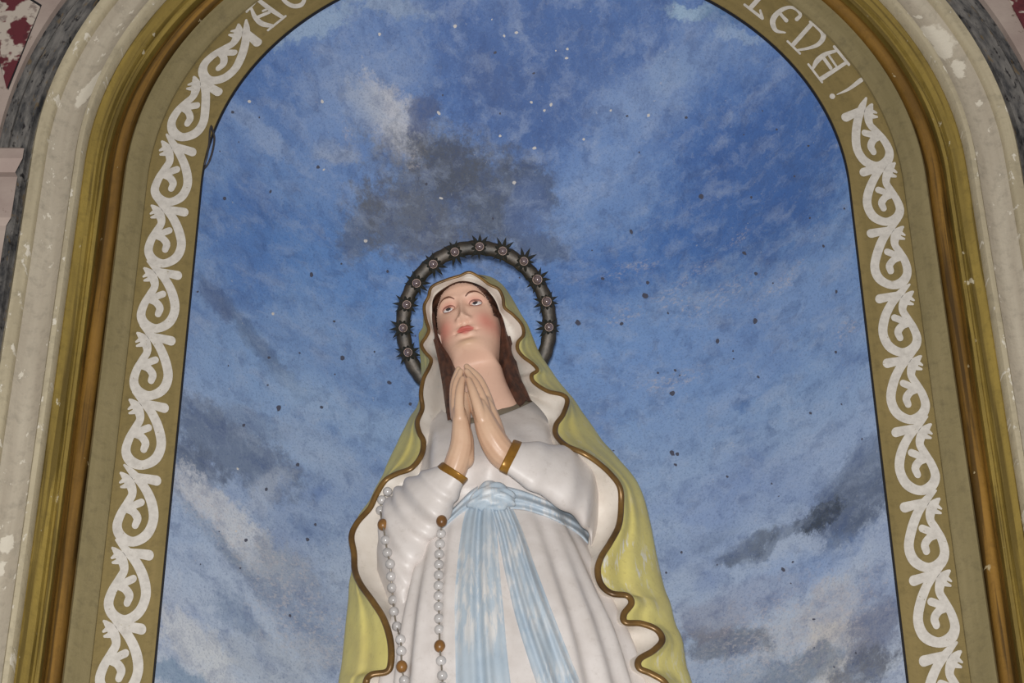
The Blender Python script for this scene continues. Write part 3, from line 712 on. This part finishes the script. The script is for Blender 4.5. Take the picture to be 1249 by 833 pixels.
# ---- mantle and veil: (gold edge), (inner line on the body), (outline), as traced, with depths
KEYS = [
 ((443, 1000, -.02), (505, 1000, .03), (400, 1000, .12)), ((455, 920, -.02), (505, 920, .03), (409, 920, .12)), ((440, 870, -.02), (500, 870, .03), (413, 870, .12)),
 ((446, 834, -.02), (500, 840, .03), (417, 838, .12)), ((453, 823, -.03), (500, 825, .03), (418, 828, .12)), ((472, 819, -.03), (505, 815, .03), (419, 818, .12)), ((477, 806, -.035), (505, 800, .03), (420.5, 805, .12)),
 ((476, 781, -.035), (505, 775, .03), (423, 780, .12)), ((468, 755, -.03), (505, 750, .03), (426, 755, .12)), ((455, 734, -.02), (505, 730, .03), (429, 733, .12)), ((440, 713, 0), (505, 710, .04), (431, 713, .12)),
 ((433, 696, .02), (505, 690, .04), (436, 691, .14)), ((431.8, 675, .03), (505, 670, .04), (438, 671, .14)), ((428.8, 653.7, .03), (500, 650, .04), (437, 650, .14)), ((436, 637, .03), (500, 635, .04), (442, 632, .14)),
 ((451, 620, .03), (505, 620, .04), (455, 613, .14)), ((459, 603, .025), (510, 605, .03), (462, 598, .14)), ((470, 586, .02), (515, 595, .02), (471, 581, .15)), ((484.7, 577.5, .01), (520, 585, .02), (474, 571, .15)),
 ((501.7, 571, 0), (525, 580, .02), (479, 558, .15)), ((513.6, 556, 0), (535, 560, .03), (485, 545, .15)), ((516.5, 539, 0), (545, 545, .03), (491, 532, .15)), ((511, 526.6, 0), (545, 530, .03), (497, 521, .15)),
 ((509, 514, .01), (545, 512, .05), (503, 509, .15)), ((515, 498, .02), (545, 499, .06), (511, 497, .15)), ((513.5, 480, .03), (545, 480, .07), (515, 480, .14)), ((516.5, 462, .035), (542, 462, .07), (516, 462, .14)),
 ((524, 447, .03), (540, 447, .07), (515, 447, .14)), ((525.5, 438, .03), (538, 437, .07), (514, 437, .14)), ((518, 429, .035), (536, 428, .065), (513.5, 427, .14)), ((514, 420, .035), (533, 418, .065), (513, 417, .14)),
 ((519.5, 411, .03), (532, 410, .06), (512.5, 408, .13)), ((523, 402, .03), (530, 402, .055), (517, 400, .13)), ((519.5, 390, .03), (528, 392, .05), (518, 388, .13)), ((517.4, 373.5, .03), (527, 378, .05), (519, 375, .13)),
 ((522.5, 362, .025), (528, 366, .045), (524, 363, .13)), ((527, 349.5, .02), (534, 357, .035), (529, 352, .12)), ((545, 341, .01), (549, 347, .02), (545, 344, .11)), ((560, 336.6, .005), (560, 343, .015), (561, 340, .11)),
 ((572, 332, .005), (570, 343, .015), (576, 337, .11)), ((584, 337.5, .005), (581, 346, .015), (594, 338.5, .11)), ((596, 346.5, .01), (592, 352, .02), (605, 343, .11)), ((608, 352.5, .01), (599, 359, .025), (614, 351, .11)),
 ((613.4, 363, .015), (605, 368, .03), (622, 362, .12)), ((615.5, 375, .015), (609, 379, .035), (629, 374, .12)), ((626, 384, .015), (613, 390, .04), (636, 387, .12)), ((636.5, 396, .02), (616, 400, .045), (642, 397, .12)),
 ((638.6, 408, .02), (618, 410, .05), (647, 409, .12)), ((632, 417, .02), (620, 418, .055), (651, 418, .13)), ((631.4, 426, .02), (622, 427, .06), (655, 427, .13)), ((638, 435, .02), (624, 437, .06), (660, 436, .13)),
 ((650, 444, .02), (627, 447, .06), (666, 446, .13)), ((655.4, 451.5, .015), (629, 455, .06), (671, 453, .14)), ((648.5, 457.5, .015), (631, 462, .06), (676, 460, .14)), ((651.5, 466.5, .01), (634, 470, .055), (682, 468, .14)),
 ((668, 477, 0), (638, 480, .05), (688, 476, .14)), ((686, 481.5, -.005), (650, 490, .03), (694, 484, .14)), ((692, 489, -.005), (660, 500, .02), (700, 492, .14)), ((686.9, 505.4, -.01), (668, 512, .02), (709, 505, .14)),
 ((678.4, 518, -.02), (668, 525, .02), (717, 515, .14)), ((678.4, 531, -.035), (665, 540, .02), (725, 526, .14)), ((691, 543.6, -.06), (680, 560, .02), (734, 540, .14)), ((710, 552, -.065), (695, 575, .02), (745, 553, .14)),
 ((727, 562.6, -.055), (705, 590, .02), (755, 566, .13)), ((744, 577.5, -.035), (715, 605, .03), (766, 579, .13)), ((756, 594.4, -.015), (720, 620, .03), (775, 593, .13)), ((757.6, 615.6, 0), (720, 640, .04), (783, 613, .12)),
 ((754.7, 641, 0), (718, 660, .04), (790, 640, .12)), ((744, 662, -.01), (715, 680, .03), (795, 662, .12)), ((733.5, 679, -.025), (712, 690, .02), (799, 680, .12)), ((729, 696, -.03), (712, 700, .02), (803, 697, .12)),
 ((733.5, 713, -.03), (715, 715, .02), (807, 714, .12)), ((746, 723.6, -.03), (718, 726, .02), (810, 725, .12)), ((765, 726.6, -.025), (722, 732, .03), (813, 734, .12)), ((770, 736, -.025), (725, 740, .03), (815.5, 743, .12)),
 ((761, 749, -.03), (728, 750, .03), (818, 752, .12)), ((763, 759, -.03), (732, 760, .03), (820, 760, .12)), ((782, 760.5, -.025), (735, 768, .03), (822, 768, .12)), ((801, 768, -.02), (738, 775, .03), (825, 776, .12)),
 ((807.6, 781, -.02), (742, 785, .03), (828, 786, .12)), ((797, 793.5, -.03), (746, 796, .03), (830, 796, .12)), ((780, 804, -.04), (750, 806, .02), (833, 808, .12)), ((780, 815, -.04), (755, 816, .02), (835, 818, .12)),
 ((795, 822, -.035), (760, 824, .02), (837, 826, .12)), ((812, 834, -.03), (765, 836, .02), (839.5, 837, .12)), ((818, 860, -.03), (770, 862, .02), (845, 862, .12)), ((800, 890, -.03), (770, 892, .02), (852, 892, .12)), ((815, 940, -.03), (775, 942, .02), (862, 942, .12)), ((820, 1000, -.03), (780, 1000, .02), (873, 1000, .12))]
def headfix(k):
    """bring the veil edge round the face forward of the hair, carry the lining back behind the neck"""
    (tx, ty, tY), (ix, iy, iY), sp = k
    if ty < 485 and 500 < tx < 660:
        f = float(np.interp(ty, [330, 350, 380, 410, 440, 485], [-.045, -.032, -.012, .002, .006, .0 if tx > 600 else .012]))
        tY = f; iY = f + .022
        if ty > 405: g = min(1, (ty - 405) / 25); ix += (585 - ix) * .45 * g; iY = f + .022 + .055 * g
    return (tx, ty, tY), (ix, iy, iY), sp
KEYS = [headfix(k) for k in KEYS]
NK = 760
TK = catu([k[0] for k in KEYS], NK); IK = catu([k[1] for k in KEYS], NK); SK = catu([k[2] for k in KEYS], NK)
T3 = np.array([P(*k) for k in TK]); I3 = np.array([P(*k) for k in IK]); S3 = np.array([P(*k) for k in SK])
def down(arr, end):
    """carry the lower end of a line straight down to the plinth"""
    a = arr[0] if end == 0 else arr[-1]
    return [np.array([a[0] * (1 + .03 * t), a[1], a[2] + (SBASE - a[2]) * t]) for t in np.linspace(0, 1, 10)[1:]]
ext = lambda arr: np.vstack([down(arr, 0)[::-1], arr, down(arr, 1)])
T3, I3, S3 = ext(T3), ext(I3), ext(S3)
NK2 = len(T3)
NL = 22; V = []
tt = np.linspace(0, 1, NL)
for i in range(NK2):
    lx = np.linalg.norm(I3[i] - T3[i])
    for j, t in enumerate(tt):
        q = T3[i] * (1 - t) + I3[i] * t
        q = q + np.array([0, 1, 0]) * (.10 * lx * math.sin(PI * t) + .0035 * math.sin(.075 * i + 5 * t) * math.sin(PI * t))
        V.append(q)
LF = gridfaces(NK2, NL)
mantle = obj('mantle', np.zeros((3, 3)), [(0, 1, 2)], M['yellow'], statue)   # mesh filled just below
lining = obj('lining', V, LF, M['lining'], mantle); fix_normals(lining); lining['label'] = 'white inner lining of the mantle'
bvh_lin = BVHTree.FromPolygons([Vector(v) for v in V], LF)
V = []; NY = 34
for i in range(NK2):
    t, s = T3[i], S3[i]; zr = s[2] - ZS
    xc = np.interp(zr, [-1.2, -.5, -.2], [-.02, -.05, -.11]); yb = np.interp(zr, [-1.6, -.55, -.4, -.2], [.29, .27, .22, .19])
    d = s - t; nrm = CAM - s; nrm = nrm / np.linalg.norm(nrm)          # folds swell forward, towards the nave
    dl = np.linalg.norm(d); m1 = t * .66 + s * .34 + nrm * dl * .13; m = t * .28 + s * .72 + nrm * dl * .20
    ztop = P(573, 331, .11)[2]
    Bp = np.array([xc, yb, min(s[2], ztop - .05)]); b1 = s * .62 + Bp * .38; b1[1] = s[1] + .75 * (yb - s[1])
    row = catu([t, m1, m, s, b1, Bp], NY); row[0] = t
    for j in range(NY):
        v = j / (NY - 1); f = math.sin(PI * min(1, v / .62)) if v < .62 else 0
        wdt = min(1, np.linalg.norm(d) / .15)
        V.append(row[j] + nrm * (f * wdt * .007 * (math.sin(17 * v + .9 * math.sin(i * .013)) + .5 * math.sin(31 * v + 1.3 + i * .006))))
YF = gridfaces(NK2, NY)
org = np.array(root_loc(statue)); me = bpy.data.meshes.new('mantle'); me.from_pydata((np.array(V) - org).tolist(), [], YF); me.update()
me.polygons.foreach_set('use_smooth', [True] * len(me.polygons)); me.materials.append(M['yellow']); mantle.data = me; fix_normals(mantle)
mantle['label'] = 'pale yellow mantle and veil with wavy gold edge'
bvh_man = BVHTree.FromPolygons([Vector(v) for v in V], YF)
rad = np.interp(T3[:, 2] - ZS, [-1.0, -.62, -.45, -.2], [.0060, .0054, .0038, .0027])
tv, tf = tube_geo(T3, rad, 10, .7)
o = obj('gold_edge', tv, tf, M['gold'], mantle); fix_normals(o); o['label'] = 'dull gold edging'

# ---- head
HO = np.array([-.1129, .06, ZS - .302]); HS = .90e-3
def rot3(yaw, pitch, roll):
    cy, sy, cp, sp, cr, sr = math.cos(yaw), math.sin(yaw), math.cos(pitch), math.sin(pitch), math.cos(roll), math.sin(roll)
    return np.array([[cy, -sy, 0], [sy, cy, 0], [0, 0, 1]]) @ np.array([[cr, 0, sr], [0, 1, 0], [-sr, 0, cr]]) @ np.array([[1, 0, 0], [0, cp, -sp], [0, sp, cp]])
HR = rot3(-.224, .07, -.13)
def hw(p): return HO + HR @ (np.asarray(p, float) * HS)
ZK = np.array([-300, -270, -235, -205, -175, -152, -140, -131, -126, -121, -116, -108, -98, -85, -65, -45, -20, 0, 20, 40, 60, 80, 95, 104, 110], float)
FK = np.array([50, 50, 48, 44, 40, 37, 36, 38, 44, 55, 66, 74, 77, 76, 77, 77, 75, 75, 79, 80, 76, 66, 50, 30, 0], float)
WK = np.array([92, 86, 78, 67, 59, 56, 55, 54, 52, 50, 49, 50, 53, 57, 63, 67, 71, 73, 74, 73, 69, 60, 46, 28, 0], float)
BK = np.array([80, 74, 66, 60, 54, 52, 52, 52, 53, 54, 55, 57, 60, 64, 72, 80, 90, 95, 96, 95, 88, 75, 58, 36, 0], float)
zz = np.linspace(-300, 110, 820)
def sm(k, w_=9):
    y = np.interp(zz, ZK, k); ker = np.hanning(2 * w_ + 1); ker /= ker.sum(); return np.convolve(np.pad(y, w_, 'edge'), ker, 'valid')
FS, WS, BS = sm(FK), sm(WK, 14), sm(BK, 14)
def feat(x, z):
    g = lambda cx, cz, sx, sz, a: a * math.exp(-((x - cx) / sx) ** 2 - ((z - cz) / sz) ** 2)
    ax = abs(x); f = 0.
    pn = np.interp(z, [-54, -50, -46, -41, -36, -28, -18, -8, 2, 12, 22], [0, 3, 12, 20, 21, 17, 12, 8, 5, 2.5, 0]); sn = np.interp(z, [-48, -40, -28, -10, 10], [11, 10, 7.5, 6.5, 8])
    f += pn * math.exp(-(ax / sn) ** 2)
    f += 6 * math.exp(-((ax - 12.5) / 5) ** 2 - ((z + 43) / 5.5) ** 2)
    f -= 3.0 * math.exp(-((ax - 7) / 3.2) ** 2 - ((z + 50) / 2.6) ** 2)
    f -= 9 * math.exp(-((ax - 29) / 16) ** 2 - ((z - 1) / 10) ** 2)
    f -= 4 * math.exp(-((ax - 14) / 7) ** 2 - ((z - 3) / 9) ** 2)
    f += 3 * math.exp(-((ax - 28) / 20) ** 2 - ((z - 20) / 7) ** 2)
    f += 4 * math.exp(-((ax - 38) / 18) ** 2 - ((z + 36) / 18) ** 2)
    f += g(0, -63.5, 16, 4.2, 5.0) - g(0, -60, 4, 3, 1.2) + g(0, -76, 13, 4.6, 6.0) - g(0, -69.5, 20, 1.8, 4.0) - 2.5 * math.exp(-((ax - 23) / 4) ** 2 - ((z + 69.5) / 5) ** 2)
    f -= g(0, -87, 16, 5, 3.0); f += g(0, -105, 20, 12, 6.5)
    return f
def fronty(x, z):
    wv, fv = np.interp(z, zz, WS), np.interp(z, zz, FS); n = 2.3
    return -fv * max(0, 1 - (abs(x) / max(wv, 1e-3)) ** n) ** (1 / n) - feat(x, z)
NH = 200; zl = np.concatenate([np.linspace(-298, -130, 44), np.linspace(-128, 60, 190)[0:], np.linspace(61, 109.9, 40)])
thl = []
for j in range(NH):
    u = -1 + 2 * j / NH; thl.append(PI * math.copysign(abs(u) ** 1.45, u))
V = []; COLS = []
def face_col(x, z, front):
    base = np.array(lin((222, 182, 160))[:3]); pink = np.array(lin((204, 126, 112))[:3]); red = np.array(lin((184, 76, 70))[:3]); ax = abs(x)
    c_ = base.copy(); mixf = lambda c_, t, k: c_ * (1 - k) + t * k
    c_ = mixf(c_, pink, .8 * math.exp(-((ax - 46) / 22) ** 2 - ((z + 50) / 24) ** 2))
    c_ = mixf(c_, np.array(lin((204, 168, 128))[:3]), .5 * math.exp(-(x / 22) ** 2 - ((z + 100) / 11) ** 2))
    c_ = mixf(c_, pink, .55 * math.exp(-((ax - 31) / 17) ** 2 - ((z - 7) / 7) ** 2))
    if front:
        hb = -62 + 3.2 * math.exp(-((ax - 6) / 5) ** 2) - .010 * ax * ax - .0; top = hb + 1.6 - .11 * ax; bot = -79.5 + .034 * ax * ax
        if ax < 23: c_ = mixf(c_, red, .85 / (1 + math.exp((z - top) / .7)) / (1 + math.exp((bot - z) / .8)) * (1 / (1 + math.exp((ax - 20) / 1.2))))
    return c_
for z in zl:
    wv, fv, bv = np.interp(z, zz, WS), np.interp(z, zz, FS), np.interp(z, zz, BS)
    for th in thl:
        s, c_ = math.sin(th), math.cos(th); n = 2.3; r = 1 / (abs(s) ** n + abs(c_) ** n) ** (1 / n); x = wv * s * r
        y = -fv * c_ * r - feat(x, z) * min(1, max(0, c_ * 2.2)) if c_ > 0 else -bv * c_ * r
        V.append(hw((x, y, z))); COLS.append(face_col(x, z, c_ > 0))
HF = gridfaces(len(zl), NH, False, True)
head = obj('head', V, HF, M['face'], statue); fix_normals(head); head['label'] = 'painted face and neck, eyes raised'
ca = head.data.color_attributes.new('paint', 'FLOAT_COLOR', 'POINT')
ca.data.foreach_set('color', np.hstack([np.array(COLS), np.ones((len(COLS), 1))]).ravel())
bvh_head = BVHTree.FromPolygons([Vector(v) for v in V], HF)
for sx in (-1, 1):
    cx = sx * 29.5; cy = fronty(cx, 0) + 1.2
    Vv = []; nu, nv = 40, 28; FMi = []
    for i in range(nv + 1):
        ph = PI * i / nv
        for k in range(nu):
            th = 2 * PI * k / nu; Vv.append((math.sin(ph) * math.cos(th), math.sin(ph) * math.sin(th), math.cos(ph)))
    Vv = np.array(Vv); F = gridfaces(nv + 1, nu, False, True)
    for f in F:
        m = Vv[list(f)].mean(0); X, Z = m[0] * 13.5, m[2] * 7.2
        FMi.append(1 if (m[1] < 0 and math.hypot(X + .5, Z - 2.2) < 5.8) else 0)
    W = [hw((cx + v[0] * 13.5, cy + v[1] * 6.5 + abs(v[0]) * 1.5, 0 + v[2] * 7.2 + sx * v[0] * -.6)) for v in Vv]
    o = obj('eye', W, F, None, head, mats=[M['eyewhite'], M['iris']], fm=FMi); fix_normals(o)
    lid = [(cx + 14.0 * math.cos(t), 0, -.5 + 8.0 * math.sin(t) ** .85) for t in np.linspace(.02, PI - .02, 24)]
    pth = [hw((x, min(fronty(x, z), cy - 5.2 * math.sqrt(max(0, 1 - ((x - cx) / 14) ** 2))) - .2, z)) for x, _, z in lid]
    tv, tf = tube_geo(pth, np.interp(np.linspace(0, 1, 24), [0, .5, 1], [.7, 2.2, .7]) * HS, 8); o = obj('eyelid', tv, tf, M['lid'], head); fix_normals(o)
    lid = [(cx + 13.5 * math.cos(t), 0, -.5 - 6.8 * math.sin(t) ** .9) for t in np.linspace(.02, PI - .02, 20)]
    pth = [hw((x, min(fronty(x, z), cy - 4.6 * math.sqrt(max(0, 1 - ((x - cx) / 14) ** 2))) - .1, z)) for x, _, z in lid]
    tv, tf = tube_geo(pth, np.interp(np.linspace(0, 1, 20), [0, .5, 1], [.4, 1.2, .4]) * HS, 8); o = obj('eyelid', tv, tf, M['lid'], head); fix_normals(o)
    br = cat([(sx * 12, 15), (sx * 22, 21.5), (sx * 34, 23.5), (sx * 44, 20), (sx * 52, 13)], 30)
    pth = [hw((x, fronty(x, z) - .1, z)) for x, z in br]
    tv, tf = tube_geo(pth, np.interp(np.linspace(0, 1, 30), [0, .35, 1], [1.3, 2.7, .8]) * HS, 8, .5); o = obj('eyebrow', tv, tf, M['brow'], head); fix_normals(o)

# ---- hair: parted cap under the veil and two long locks
V = []; keepz = np.linspace(-30, 109.5, 100)
for z in keepz:
    wv, fv, bv = np.interp(z, zz, WS), np.interp(z, zz, FS), np.interp(z, zz, BS)
    for j in range(180):
        th = 2 * PI * j / 180 - PI; s, c_ = math.sin(th), math.cos(th); n = 2.3; r = 1 / (abs(s) ** n + abs(c_) ** n) ** (1 / n)
        k = 1 + .012 * math.sin(.35 * z + 4 * abs(th)); V.append((((wv + 3.5) * s * r) * k, (-(fv + 4.) * c_ * r if c_ > 0 else -(bv + 2) * c_ * r) * k, z - (0 if z < 72 else (z - 72) * .2)))
V = np.array(V); F = []
for f in gridfaces(len(keepz), 180, False, True):
    m = V[list(f)].mean(0)
    if m[1] > -20 * 1.0 and not (m[1] < 0 and m[2] < -40) or (m[0] / 62) ** 2 + ((m[2] + 28) / 78) ** 2 > 1: F.append(f)
hair = obj('hair', [hw(v) for v in V], F, M['hair'], statue); fix_normals(hair); hair['label'] = 'dark brown hair under the veil'
def lock(outer, inner, mat, nu=50, nv=14):
    a = cat(outer, nu); b = cat(inner, nu); V = []
    for i in range(nu):
        for j in range(nv):
            v = j / (nv - 1); q = a[i] * (1 - v) + b[i] * v
            V.append(P(q[0], q[1], q[2]) + np.array([0, -1, 0]) * (.012 * math.sin(PI * v) + .0025 * math.sin(14 * v + .15 * i)))
    o = obj('lock', V, gridfaces(nu, nv), mat, hair); fix_normals(o)
lock([(522, 378, .02), (526, 405, .025), (531, 425, .03), (536, 448, .035), (540, 472, .03), (543, 495, .02), (546, 514, .005)], [(530, 382, .02), (533, 404, .03), (541, 424, .045), (554, 442, .05), (562, 465, .045), (564, 492, .025), (566, 515, .012)], M['hair'])
lock([(612, 380, .02), (619, 400, .022), (625, 420, .03), (630, 440, .035), (635, 458, .035), (642, 475, .028), (648, 490, .02)], [(606, 384, .02), (611, 402, .03), (609, 420, .05), (608, 440, .06), (612, 462, .06), (623, 482, .045), (634, 498, .03)], M['hair'])

# ---- hands
def solid(name, chains, mat, parent, vox=.0016, smooth=6):
    acc = Acc()
    for ch in chains:
        k = catu([np.concatenate([P(x, y, Y), [r / 640]]) for x, y, Y, r in ch], 6 * len(ch))
        acc.add(*tube_geo(k[:, :3], k[:, 3], 14)); acc.add(*sphere_geo(k[0, :3], k[0, 3] * .99, 14, 10)); acc.add(*sphere_geo(k[-1, :3], k[-1, 3] * .99, 14, 10))
    t = obj('tmp', acc.verts(), acc.F, mat, parent)
    m = t.modifiers.new('r', 'REMESH'); m.mode = 'VOXEL'; m.voxel_size = vox
    s = t.modifiers.new('s', 'SMOOTH'); s.factor = .5; s.iterations = smooth
    dg = bpy.context.evaluated_depsgraph_get(); me = bpy.data.meshes.new_from_object(t.evaluated_get(dg)); me.name = name
    me.polygons.foreach_set('use_smooth', [True] * len(me.polygons))
    if not me.materials: me.materials.append(mat)
    o = bpy.data.objects.new(name, me); COL.objects.link(o); o.parent = parent
    bpy.data.objects.remove(t); return o
RH = [[(628, 566, -.085, 15), (612, 553, -.10, 17), (599, 532, -.118, 15.5), (590, 510, -.130, 12), (585, 495, -.137, 9)],
      [(606, 545, -.098, 14), (602, 520, -.112, 11), (596, 500, -.120, 9), (592, 490, -.125, 7)],
      [(588, 512, -.138, 7), (583, 496, -.147, 6.2), (577, 478, -.152, 5.4), (571.5, 463, -.152, 3.6)],
      [(594, 510, -.130, 7), (589, 490, -.136, 6.4), (580, 469, -.141, 5.6), (569.5, 453, -.141, 3.7)],
      [(600, 512, -.118, 7), (594.5, 487, -.122, 6.2), (584, 463, -.127, 5.4), (569, 447, -.127, 3.6)],
      [(602, 516, -.106, 7), (596, 490, -.108, 6), (587, 469, -.112, 5.2), (573, 453, -.112, 3.6)],
      [(596, 528, -.098, 8), (584, 508, -.088, 7), (577, 492, -.086, 5.6), (573, 480, -.088, 4)]]
solid('hand', RH, M['skin'], statue)
LH = [[(548, 588, -.085, 13), (556, 568, -.10, 14.5), (562, 545, -.115, 13), (562, 522, -.128, 10.5), (560, 502, -.135, 8)],
      [(566, 560, -.10, 12), (567, 535, -.108, 10), (563, 515, -.115, 8), (560, 500, -.118, 6)],
      [(561, 510, -.138, 7), (560, 494, -.146, 5.8), (561, 476, -.151, 5.2), (564, 462, -.152, 3.6)],
      [(557, 508, -.128, 7), (555.5, 489, -.134, 5.8), (556.5, 470, -.140, 5.2), (562, 453, -.141, 3.6)],
      [(556, 508, -.116, 6.5), (553.5, 488, -.120, 5.4), (554, 468, -.126, 4.8), (559, 450, -.127, 3.4)],
      [(558, 510, -.106, 6.5), (555, 490, -.106, 5.4), (556, 470, -.111, 4.8), (562, 454, -.112, 3.4)],
      [(566, 528, -.098, 7.5), (568, 508, -.086, 6), (568, 492, -.084, 5), (567, 481, -.086, 3.8)]]
solid('hand', LH, M['skin'], statue)

# ------------------------------------------------------------------ rosary
M['pearl'] = paintmat('silver_grey_bead', (196, 192, 190), (168, 164, 162), (100, 96, 94), .45, .2, spec=.6)
M['wood'] = paintmat('brown_bead', (140, 98, 48), (104, 70, 36), (60, 44, 28), .6, .35)
M['wire'] = NT('rosary_wire').done(lin((150, 140, 126)), .4, .5)
S1 = [(472.8, 599.7, 0), (465.8, 610, 0), (464, 622.5, 0), (467, 640, 1), (470.4, 659, 0), (472.5, 674, 0), (476, 688, 0), (477, 703, 0), (478, 717, 0), (479.5, 732, 0), (480.6, 746, 0), (484, 764, 0), (488.6, 780, 0), (489.5, 794, 0), (490, 813, 1), (493, 830, 0), (495, 844, 0), (497, 858, 0)]
S2 = [(538.7, 635.6, 1), (537.8, 651, 0), (536.8, 663.5, 0), (535.7, 676, 0), (535.5, 688.7, 0), (535.3, 701.5, 0), (535, 714.5, 0), (535, 727, 0), (535.2, 740, 0), (535.6, 754.6, 0), (536, 768, 0), (536.3, 788, 1), (538, 806, 0), (539.3, 824, 0), (540, 838, 0), (540.5, 852, 0)]
trees = [bvh_dress, bvL, bvR, bvh_lin, bvh_man]
sroot = np.array(cast(467, 640, trees)[0]); ros = empty('rosary', sroot)
tag(ros, 'string of silvery beads with brown beads between, hanging from the praying statue', 'rosary')
wv, wf = sphere_geo((0, 0, 0), .0089, 18, 12); bmw = bpy.data.meshes.new('bead'); bmw.from_pydata(wv.tolist(), [], wf)
wv2, wf2 = sphere_geo((0, 0, 0), (.0098, .0098, .0112), 18, 12); bmb = bpy.data.meshes.new('bead_brown'); bmb.from_pydata(wv2.tolist(), [], wf2)
for m, k in ((bmw, 'pearl'), (bmb, 'wood')):
    m.update(); m.polygons.foreach_set('use_smooth', [True] * len(m.polygons)); m.materials.append(M[k])
for S in (S1, S2):
    pts = []
    for x, y, k in S:
        h = cast(x, y, trees)[0]; c_ = h - ray(x, y) * (.0068 if not k else .0105); pts.append(c_)
    pts = np.array(pts)
    for (x, y, k), c_ in zip(S, pts):
        o = bpy.data.objects.new('bead', bmb if k else bmw); COL.objects.link(o); o.parent = ros; o.location = Vector(c_ - sroot)
        if k: o['label'] = 'larger brown bead'
    tv, tf = tube_geo(cat(pts, 5 * len(pts)), .0016, 6); obj('cord', tv, tf, M['wire'], ros)

# ------------------------------------------------------------------ halo of bulbs
nt = NT('dark_tarnished_metal'); p = nt.coord(); c = nt.mix(nt.rng(nt.noise(p, 40, 5, .7), .35, .65), lin((74, 66, 58)), lin((46, 43, 40)))
nt.bump(nt.noise(p, 90, 4), .3, .002); M['halo'] = nt.done(c, .45, .45, .5)
M['spike'] = NT('dark_leaf_metal').done(lin((62, 62, 58)), .45, .5); M['bulb'] = NT('dusty_bulb_glass').done(lin((112, 96, 98)), .16, .1, 1.0); M['socket'] = NT('bulb_collar').done(lin((116, 98, 90)), .35, .4)
HC = P(581, 397, .125); nrm = -ray(581, 397); hx = np.cross([0, 0, 1.], nrm); hx /= np.linalg.norm(hx); hy = np.cross(nrm, hx)
dist = np.linalg.norm(HC - CAM); px2m = dist / FPX * 1.0
halo = empty('halo', HC); tag(halo, 'dark metal ring halo with spiked collars and small bulbs behind the veiled head', 'halo')
def hp(px, py, k=0.):
    """point of the halo plane seen at a pixel, lifted by k along its normal"""
    d = ray(px, py); t = np.dot(HC - CAM, nrm) / np.dot(d, nrm); return CAM + d * t + nrm * k
path = np.array([hp(581 + 89.5 * math.cos(t), 397 - (95 if math.sin(t) > 0 else 95) * math.sin(t)) for t in np.linspace(0, 2 * PI, 121)[:-1]])
sides = 12; V = []
for i in range(len(path)):
    rad_d = path[i] - HC; rad_d /= np.linalg.norm(rad_d)
    for k in range(sides):
        th = 2 * PI * k / sides; V.append(path[i] + rad_d * math.cos(th) * .0143 * (1 + .06 * math.sin(i * 1.9)) + nrm * math.sin(th) * .006)
o = obj('ring', V, gridfaces(len(path), sides, True, True), M['halo'], halo); fix_normals(o)
BP = [(497, 430), (491, 400), (495.5, 371.4), (507.5, 345), (528, 321.6), (554.6, 306.6), (585, 300), (613.4, 305.4), (639.5, 318), (656, 340.5), (667.4, 367.5), (670.4, 399)]
for bi, (bx, by) in enumerate(BP):
    c_ = hp(bx + (581 - bx) * .01, by + (397 - by) * .01, .0075)
    rd = c_ - HC; rd -= nrm * np.dot(rd, nrm); rd /= np.linalg.norm(rd); tg = np.cross(nrm, rd)
    # spiked collar: pointed leaves bent round the ring, standing out on both sides
    acc = Acc()
    for k in range(10):
        th = 2 * PI * k / 10 + .1 * (bi % 3); ln = .027 * (1.0 if abs(math.cos(th)) > .5 else .72) * (1 + .12 * math.sin(7 * k + bi))
        u = rd * math.cos(th) + tg * math.sin(th); s_ = np.cross(nrm, u); w_ = .0042
        base = c_ + u * .006; mid = c_ + u * ln * .6; tip = c_ + u * ln - nrm * .006
        acc.add([base + s_ * w_, base - s_ * w_, mid + s_ * w_ * .75, mid - s_ * w_ * .75, tip, mid + nrm * .003, base + nrm * .003, base - nrm * .004, mid - nrm * .004],
                [(0, 6, 5, 2), (6, 1, 3, 5), (2, 5, 4), (5, 3, 4), (7, 0, 2, 8), (1, 7, 8, 3), (8, 2, 4), (3, 8, 4), (0, 7, 1, 6)])
    col_ = obj('spiked_collar', acc.verts(), acc.F, M['spike'], halo, smooth=False); fix_normals(col_)
    cv, cf = tube_geo([c_ + (tg * math.cos(t) + rd * math.sin(t)) * .0078 * (1.15 if bi in (9, 10) else 1) + nrm * .003 for t in np.linspace(0, 2 * PI, 25)], .0014, 8); obj('bulb_holder', cv, cf, M['socket'], halo)
    sv, sf = sphere_geo(c_ + nrm * .007, .0074 * (1.15 if bi in (9, 10) else 1), 16, 12); obj('bulb', sv, sf, M['bulb'], halo)
